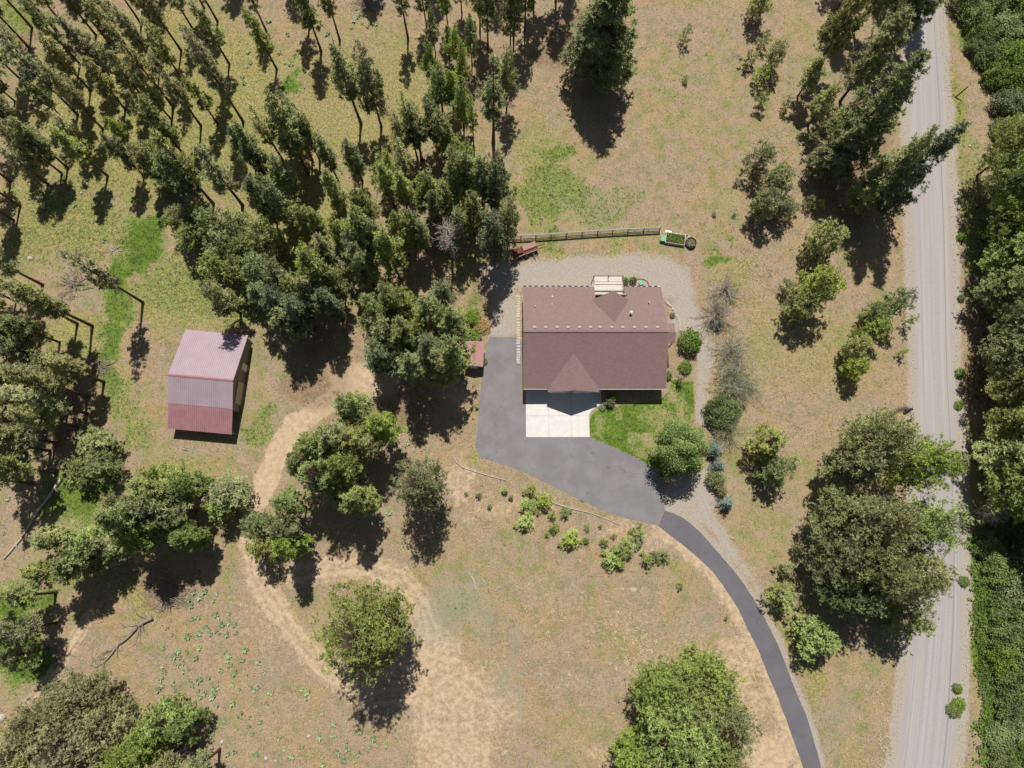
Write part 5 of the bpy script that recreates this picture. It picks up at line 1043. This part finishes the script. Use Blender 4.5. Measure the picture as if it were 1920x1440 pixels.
# --- green thicket right of the road
for (a, b, h, r_, m_) in ((1820, 40, 3.5, 2.6, 'leaf_o'), (1850, 20, 4, 2.8, 'leaf'), (1890, 15, 4.5, 3, 'leaf'), (1800, 10, 4, 2.6, 'leaf_o'), (1835, 75, 3, 2.3, 'leaf'), (1870, 70, 4, 3, 'leaf_o'), (1905, 65, 4.5, 3, 'leaf'), (1845, 112, 3, 2.3, 'leaf'), (1880, 118, 4, 3, 'leaf'), (1915, 120, 4, 3, 'leaf'), (1822, 95, 2.2, 1.6, 'leaf_o'), (1862, 150, 3, 2.4, 'leaf'), (1895, 165, 4, 2.8, 'leaf'), (1880, 205, 3.5, 2.6, 'leaf_o'), (1912, 215, 4, 3, 'leaf'), (1905, 255, 3.5, 2.6, 'leaf_o'), (1875, 248, 2.5, 2, 'leaf_o'),
        (1868, 1070, 2.5, 2.6, 'leaf'), (1905, 1050, 3, 2.8, 'leaf'), (1895, 1100, 3, 2.8, 'leaf_o'), (1885, 1145, 2.6, 2.6, 'leaf'), (1912, 1150, 3, 2.8, 'leaf'), (1880, 1190, 2.6, 2.6, 'leaf'), (1910, 1200, 3, 2.8, 'leaf'), (1878, 1235, 2.6, 2.5, 'leaf'), (1908, 1250, 3, 2.8, 'leaf'), (1888, 1275, 2.6, 2.4, 'leaf'), (1915, 1300, 3, 2.8, 'leaf'), (1890, 1320, 2.4, 2.4, 'leaf'), (1870, 1150, 1.8, 1.8, 'leaf'), (1872, 1210, 1.8, 1.8, 'leaf'), (1900, 1355, 2, 2.4, 'leaf_o'), (1875, 1380, 1.6, 2.2, 'leaf_o'), (1910, 1410, 2, 2.5, 'leaf'), (1880, 1430, 1.8, 2.2, 'leaf_o'), (1840, 1020, 2, 2, 'leaf'), (1858, 1040, 2, 2, 'leaf')):
    B(a, b, h, r_, 'bigbush', m_, name='thicket_shrub', cat='shrub', group='shrubs of the thicket right of the road', noun='leafy shrub')
for (a, b, r_) in ((1799, 700, .8), (1796, 760, .7), (1795, 1320, 1.0), (1787, 1330, 1.1), (1806, 1090, .8), (1793, 1290, .7), (1800, 560, .6), (1800, 445, .7)):
    B(a, b, .8, r_, 'bush', 'leaf', name='roadside_shrub', cat='shrub', group='low shrubs along the right road edge', noun='low roadside shrub')
# --- broad-leaved grey-green meadow plants
wp = [weed_proto(16, .42, 300 + i) for i in range(4)]
pl_px = [(313, 1178), (322, 1190), (307, 1204), (306, 1215), (353, 1193), (360, 1160), (374, 1187), (392, 1180), (387, 1176), (395, 1189), (410, 1158), (405, 1153), (430, 1150), (429, 1168), (416, 1171), (408, 1185), (440, 1172), (443, 1186), (424, 1190), (334, 1221), (350, 1223), (373, 1215), (328, 1230), (338, 1232), (345, 1242), (368, 1233), (334, 1246), (352, 1254), (344, 1259), (305, 1250), (310, 1260), (302, 1272), (305, 1285), (298, 1293), (324, 1281), (328, 1293), (360, 1281), (373, 1275), (379, 1272), (372, 1294), (383, 1300), (376, 1307), (400, 1290), (408, 1288), (404, 1298), (400, 1308), (415, 1256), (430, 1230), (422, 1222), (427, 1238), (431, 1247), (460, 1218), (456, 1237), (437, 1283), (449, 1292), (469, 1288), (476, 1293), (462, 1264), (440, 1262), (391, 1270), (300, 1318), (330, 1330), (336, 1325), (344, 1319), (422, 1328), (437, 1318), (406, 1322), (375, 1332), (362, 1348), (372, 1350), (379, 1330), (422, 1352), (396, 1378), (352, 1362), (444, 1368), (467, 1363), (474, 1375), (450, 1340), (427, 1413), (440, 1409), (476, 1415), (468, 1345), (395, 1362),
         (485, 1243), (497, 1260), (484, 1289), (504, 1298), (509, 1300), (500, 1318), (486, 1338), (487, 1353), (488, 1366), (523, 1382), (533, 1405), (565, 1293), (578, 1298), (573, 1309), (604, 1337), (600, 1382), (565, 1400), (586, 1415), (604, 1419), (626, 1358), (648, 1351), (646, 1365), (622, 1380), (630, 1383), (649, 1390), (652, 1403), (634, 1410), (645, 1425), (675, 1370), (685, 1384), (699, 1384), (693, 1400), (673, 1413), (724, 1397), (665, 1427), (606, 1433), (480, 1413), (547, 1418),
         (362, 1110), (375, 1120), (353, 1125), (370, 1158), (358, 1135), (385, 1108), (408, 1113), (400, 1126), (372, 1072), (400, 1065), (405, 1032), (340, 863), (347, 840), (404, 905), (374, 925), (15, 935), (35, 925), (8, 1000), (50, 890),
         (762, 810), (770, 800), (792, 790), (785, 800), (790, 812), (780, 820), (795, 822), (797, 840), (785, 832), (800, 850), (790, 848), (803, 862), (782, 868), (790, 873), (778, 875), (765, 830), (777, 845), (832, 946), (835, 962), (827, 968), (817, 982), (712, 972), (729, 962), (724, 975), (822, 930), (1557, 862), (1553, 870), (1551, 878), (1563, 856), (664, 40), (672, 33), (680, 45), (690, 50), (660, 52), (676, 25), (668, 18), (700, 44), (706, 46), (615, 65), (540, 65), (568, 92), (505, 40), (535, 118), (545, 122), (525, 100), (466, 97), (470, 118), (465, 125), (150, 206), (210, 242), (207, 268), (103, 345), (140, 385), (25, 400), (28, 395), (195, 451), (455, 145), (458, 155), (420, 330), (640, 322), (570, 165), (850, 55)]
wo_list = []
for (a, b) in pl_px:
    x, yy = P(a, b); o = bpy.data.objects.new('meadow_plant', random.choice(wp)); COL.objects.link(o)
    s = random.uniform(.75, 1.5); o.location = (x, yy, 0); o.rotation_euler = (0, 0, random.uniform(0, 6.28)); o.scale = (s, s, s)
    o['category'] = 'plant'; o['group'] = 'grey-green broad-leaved meadow plants'; ALL.append((o, 'grey-green leafy plant', '', .4, s * .42, 'balsam'))
# --- uncountable ground cover: dry grass, green grass, bunchgrass, thicket floor
HOUSE_R = (HX0 - .2, HX1 + 1.2, HY0 - 1, HY1 + 1)
def blocked(X, Y):
    b = inside(X, Y, ASPH) | inside(X, Y, LANE) | inside(X, Y, RL + RR[::-1])
    b |= (X > HX0) & (X < HX1) & (Y > HY0) & (Y < HY1)
    b |= (X > 3.4) & (X < 15) & (Y > 13) & (Y < 20.5)
    b |= (np.hypot(X + 43, Y - 21) < 7)
    return b
def blades(name, X, Y, hgt, wid, K, mat, r, tone=None, spread=.12):
    n = len(X); a = r.uniform(0, 6.28, (n, K)); ln = hgt[:, None] * r.uniform(.5, 1.2, (n, K)); le = r.uniform(.3, 1.3, (n, K))
    bx_ = X[:, None] + r.normal(0, spread, (n, K)); by_ = Y[:, None] + r.normal(0, spread, (n, K))
    pa = a + 1.57; w_ = wid * r.uniform(.6, 1.3, (n, K))
    z0 = np.zeros_like(bx_)
    V = np.stack([np.stack([bx_ - np.cos(pa) * w_, by_ - np.sin(pa) * w_, z0], -1), np.stack([bx_ + np.cos(pa) * w_, by_ + np.sin(pa) * w_, z0], -1), np.stack([bx_ + np.cos(a) * ln * le, by_ + np.sin(a) * ln * le, ln], -1)], 2).reshape(-1, 3)
    t = r.uniform(0, 1, n) if tone is None else tone
    me = mesh_np(name, V, np.arange(3 * n * K).reshape(-1, 3), M[mat], {'tone': np.repeat(np.repeat(t, K), 3)})
    o = new_obj(name, me); o['kind'] = 'stuff'; return o
r = np.random.default_rng(55)
N = 210000; X = r.uniform(-90, 96, N); Y = r.uniform(-36, 95, N)
g, d, v, go, li, sa, lawn, _ = covers(X, Y); blk = blocked(X, Y)
ok = (~blk) & (d < .5) & (v < .4) & (lawn < .5) & (r.uniform(0, 1, N) < .30 + .5 * go)
blades('dry_grass', X[ok], Y[ok], np.full(ok.sum(), .14), .035, 3, 'grass_d', r, np.clip(r.uniform(0, 1, ok.sum()) * .8 + .1, 0, 1))
o = bpy.data.objects['dry_grass']; tag(o, 'sparse dry straw-coloured grass spread over the open ground', 'grass')
ok = (~blk) & (g > .42) & (d < .4) & (v < .4) & (r.uniform(0, 1, N) < np.clip(g, 0, 1))
blades('green_grass', X[ok], Y[ok], np.full(ok.sum(), .15), .04, 4, 'grass_g', r)
tag(bpy.data.objects['green_grass'], 'lush green grass in the damp patches and on the lawn', 'grass')
# pale cream bunchgrass
cl = [(1180, 1185, 60, 45, 150), (1195, 1235, 30, 30, 110), (1130, 1180, 90, 45, 90), (1060, 1130, 80, 40, 50), (1210, 1265, 40, 25, 60), (1370, 430, 60, 50, 60), (1420, 480, 50, 90, 70), (1480, 780, 60, 60, 60), (1340, 1225, 60, 20, 30), (1280, 150, 130, 90, 60), (1060, 1280, 60, 50, 30), (1640, 1290, 30, 60, 30), (1660, 1380, 12, 50, 40), (1450, 550, 60, 60, 40), (1020, 1100, 60, 40, 40), (1400, 1240, 30, 60, 50)]
X = []; Y = []
for (a, b, sx, sy, n) in cl:
    for k in range(n): x, yy = P(a + r.normal(0, sx * .6), b + r.normal(0, sy * .6)); X.append(x); Y.append(yy)
X = np.array(X); Y = np.array(Y); ok = ~blocked(X, Y)
blades('bunchgrass', X[ok], Y[ok], r.uniform(.1, .24, ok.sum()), .05, 16, 'cream_g', r, spread=.13); tag(bpy.data.objects['bunchgrass'], 'pale cream bunchgrass tufts dotted over the field', 'grass')
# dense green floor of the thicket
N = 60000; a = r.uniform(1812, 1990, N); b = np.where(r.uniform(0, 1, N) < .3, r.uniform(-30, 330, N), r.uniform(960, 1480, N))
XY = np.array([P(p, q) for p, q in zip(a, b)]); X = XY[:, 0]; Y = XY[:, 1]
lim = np.interp(b, [-30, 100, 160, 330, 960, 1480], [1795, 1815, 1850, 1880, 1815, 1806]) + r.normal(0, 3, N) + 12 + 70 * (fbm(X, Y, 6, 61) - .45) + 24 * (fbm(X, Y, 1.5, 62) - .5); ok = (a > lim) & (r.uniform(0, 1, N) < .35 + sstep(0, 22, a - lim)) & ~blocked(X, Y)
X, Y = X[ok], Y[ok]; zz = .15 + .6 * fbm(X, Y, 2.2, 91) * sstep(0, 1, r.uniform(0, 1, len(X)))
V, F, Tn = leaf_mesh(np.stack([X, Y, zz], 1), .17, r, tone=np.clip(fbm(X, Y, 1.4, 8) + r.uniform(-.3, .3, len(X)), 0, 1))
o = new_obj('thicket_undergrowth', mesh_np('thicket_undergrowth', V, F, M['leaf'], {'tone': Tn})); o['kind'] = 'stuff'; tag(o, 'dense bright green undergrowth covering the bank right of the road', 'undergrowth')
# loose stones along the right road edge and over the gravel yard
ic = rock_mesh(.07, 99); 
def scatter_rocks(name, pts, lab, s0, s1):
    co = np.array([v_.co[:] for v_ in ic.vertices]); fc = np.array([p.vertices[:] for p in ic.polygons]); V = []; F = []; n_ = 0
    co = co[:]; 
    for (x, yy) in pts:
        s = r.uniform(s0, s1); V.append(co * s + (x, yy, .03)); F.append(fc + n_); n_ += len(co)
    o = new_obj(name, mesh_np(name, np.concatenate(V), np.concatenate(F), M['stone'])); o['kind'] = 'stuff'; tag(o, lab, 'stones')
pts = []
for k in range(420):
    t = r.uniform(0, len(RR) - 1.001); i = int(t); q = t - i; pts.append((RR[i][0] * (1 - q) + RR[i + 1][0] * q + r.normal(.3, .35), RR[i][1] * (1 - q) + RR[i + 1][1] * q))
for k in range(250):
    t = r.uniform(0, len(RL) - 1.001); i = int(t); q = t - i; pts.append((RL[i][0] * (1 - q) + RL[i + 1][0] * q - r.normal(.4, .35), RL[i][1] * (1 - q) + RL[i + 1][1] * q))
scatter_rocks('roadside_stones', pts, 'loose pale stones along both edges of the gravel road', .5, 1.6)
# ------------------------------------------------------------------ labels from what stands nearby
LM = [('the barn', (380, 715)), ('the small shed', (888, 665)), ('the dead grey tree', (846, 470)), ('the post and rail fence', (1100, 440)), ('the old trailer', (985, 473)), ('the planter box', (1265, 450)),
      ('the brush pile at the top edge', (685, 8)), ('the brush pile at left', (140, 535)), ('the fallen dead tree', (232, 1205)), ('the tangled brush pile', (318, 1120)), ('the lone round pine on the track loop', (700, 1200)),
      ('the bleached log at left', (65, 970)), ('the upper left photo corner', (0, 0)), ('the lower left photo corner', (0, 1440)), ('the upper right photo corner', (1920, 0)), ('the lower right photo corner', (1920, 1440)),
      ('the culvert ditch', (1670, 780)), ('the leaning post', (1793, 178)), ('the shade tree', (1278, 835)), ('the asphalt yard', (900, 850)), ('the driveway bend', (1370, 1090)), ('the driveway end at the bottom', (1520, 1440)),
      ('the small brush pile in the wood', (721, 211)), ('the yellow-green grass spot', (553, 150)), ('the double-trunk pine at top', (1120, 146)), ('the paler board in the wood', (666, 364)), ('the pale boulder at left', (57, 484)),
      ('the green grass streak', (265, 460)), ('the narrow stick heap', (190, 690)), ('the little stick heap at top', (1380, 103)), ('the three bleached sticks', (905, 1092)), ('the log at the bottom edge', (340, 1405)), ('the top edge above the house', (1150, 0)),
      ('the left edge halfway down', (0, 720)), ('the right edge halfway down', (1920, 720)), ('the brick-edged lid', (1202, 532)), ('the dirt track bend', (480, 1050)), ('the lowest blue spruce', (1357, 944)), ('the edging pole below the asphalt', (1110, 965)), ('the edging pole left of the shrubs', (905, 888)),
      ('the stick pile at lower left', (109, 1240)), ('the whitish stone in the plant field', (416, 1391)), ('the two pale stones', (508, 1425)), ('the round stone', (579, 1380)), ('the bottom edge below the track loop', (800, 1440)), ('the garden bed stones', (1270, 600)), ('the bottom big pines', (1300, 1380)), ('the track crossing the wood shade', (640, 730)), ('the upper left wood', (300, 150))]
LMW = [(n_, P(*p)) for n_, p in LM]
ORD = ['nearest', 'second nearest', 'third nearest', 'fourth nearest', 'fifth nearest', 'sixth nearest', 'seventh nearest', 'eighth nearest', 'ninth nearest', 'tenth nearest', 'eleventh nearest', 'twelfth nearest', 'thirteenth nearest', 'fourteenth nearest', 'fifteenth nearest']
def dirw(dx, dy):
    a = math.degrees(math.atan2(dy, dx)) % 360
    return ['right of', 'up-right of', 'above', 'up-left of', 'left of', 'down-left of', 'below', 'down-right of'][int((a + 22.5) // 45) % 8]
def adj(h, r_, mat, noun):
    if noun == 'pine':
        s = 'tall slender' if h > 14 and r_ < 2.6 else 'tall broad' if h > 14 and r_ >= 3.4 else 'tall' if h > 14 else 'short bushy' if h < 10 and r_ >= 2.2 else 'short' if h < 10 else 'medium-height'
    elif noun == 'young pine': s = 'tiny' if r_ < .6 else 'small' if r_ < 1.1 else 'bushy'
    elif noun == 'leafy shrub': s = 'large' if r_ >= 2.6 else 'smaller'
    elif noun.startswith('grey'): return 'large' if r_ > .47 else 'small'
    else: return ''
    c = {'pine_g': 'pale olive', 'pine': 'olive-green', 'pine_d': 'dark green', 'pine_y': 'bright green', 'leaf': 'bright green', 'leaf_o': 'olive'}.get(mat, '')
    return (s + ' ' + c).strip()
keys = {}
for it in ALL:
    o, noun, _, h, r_, mat = it; x, yy = o.location.x, o.location.y
    n_, p = min(LMW, key=lambda q: math.hypot(q[1][0] - x, q[1][1] - yy)); k = (noun, adj(h, r_, mat, noun), dirw(x - p[0], yy - p[1]), n_)
    keys.setdefault(k, []).append((math.hypot(x - p[0], yy - p[1]), it))
for k, lst in keys.items():
    lst.sort(key=lambda q: q[0]); noun, ad, dw, n_ = k
    for i, (_, it) in enumerate(lst):
        base = f"{ad} {noun} {dw} {n_}".strip()
        it[0]['label'] = base if len(lst) == 1 else f"{ORD[min(i, 14)]} {base}"
print('things', len([o for o in COL.objects if o.parent is None]), 'objects', len(COL.objects))
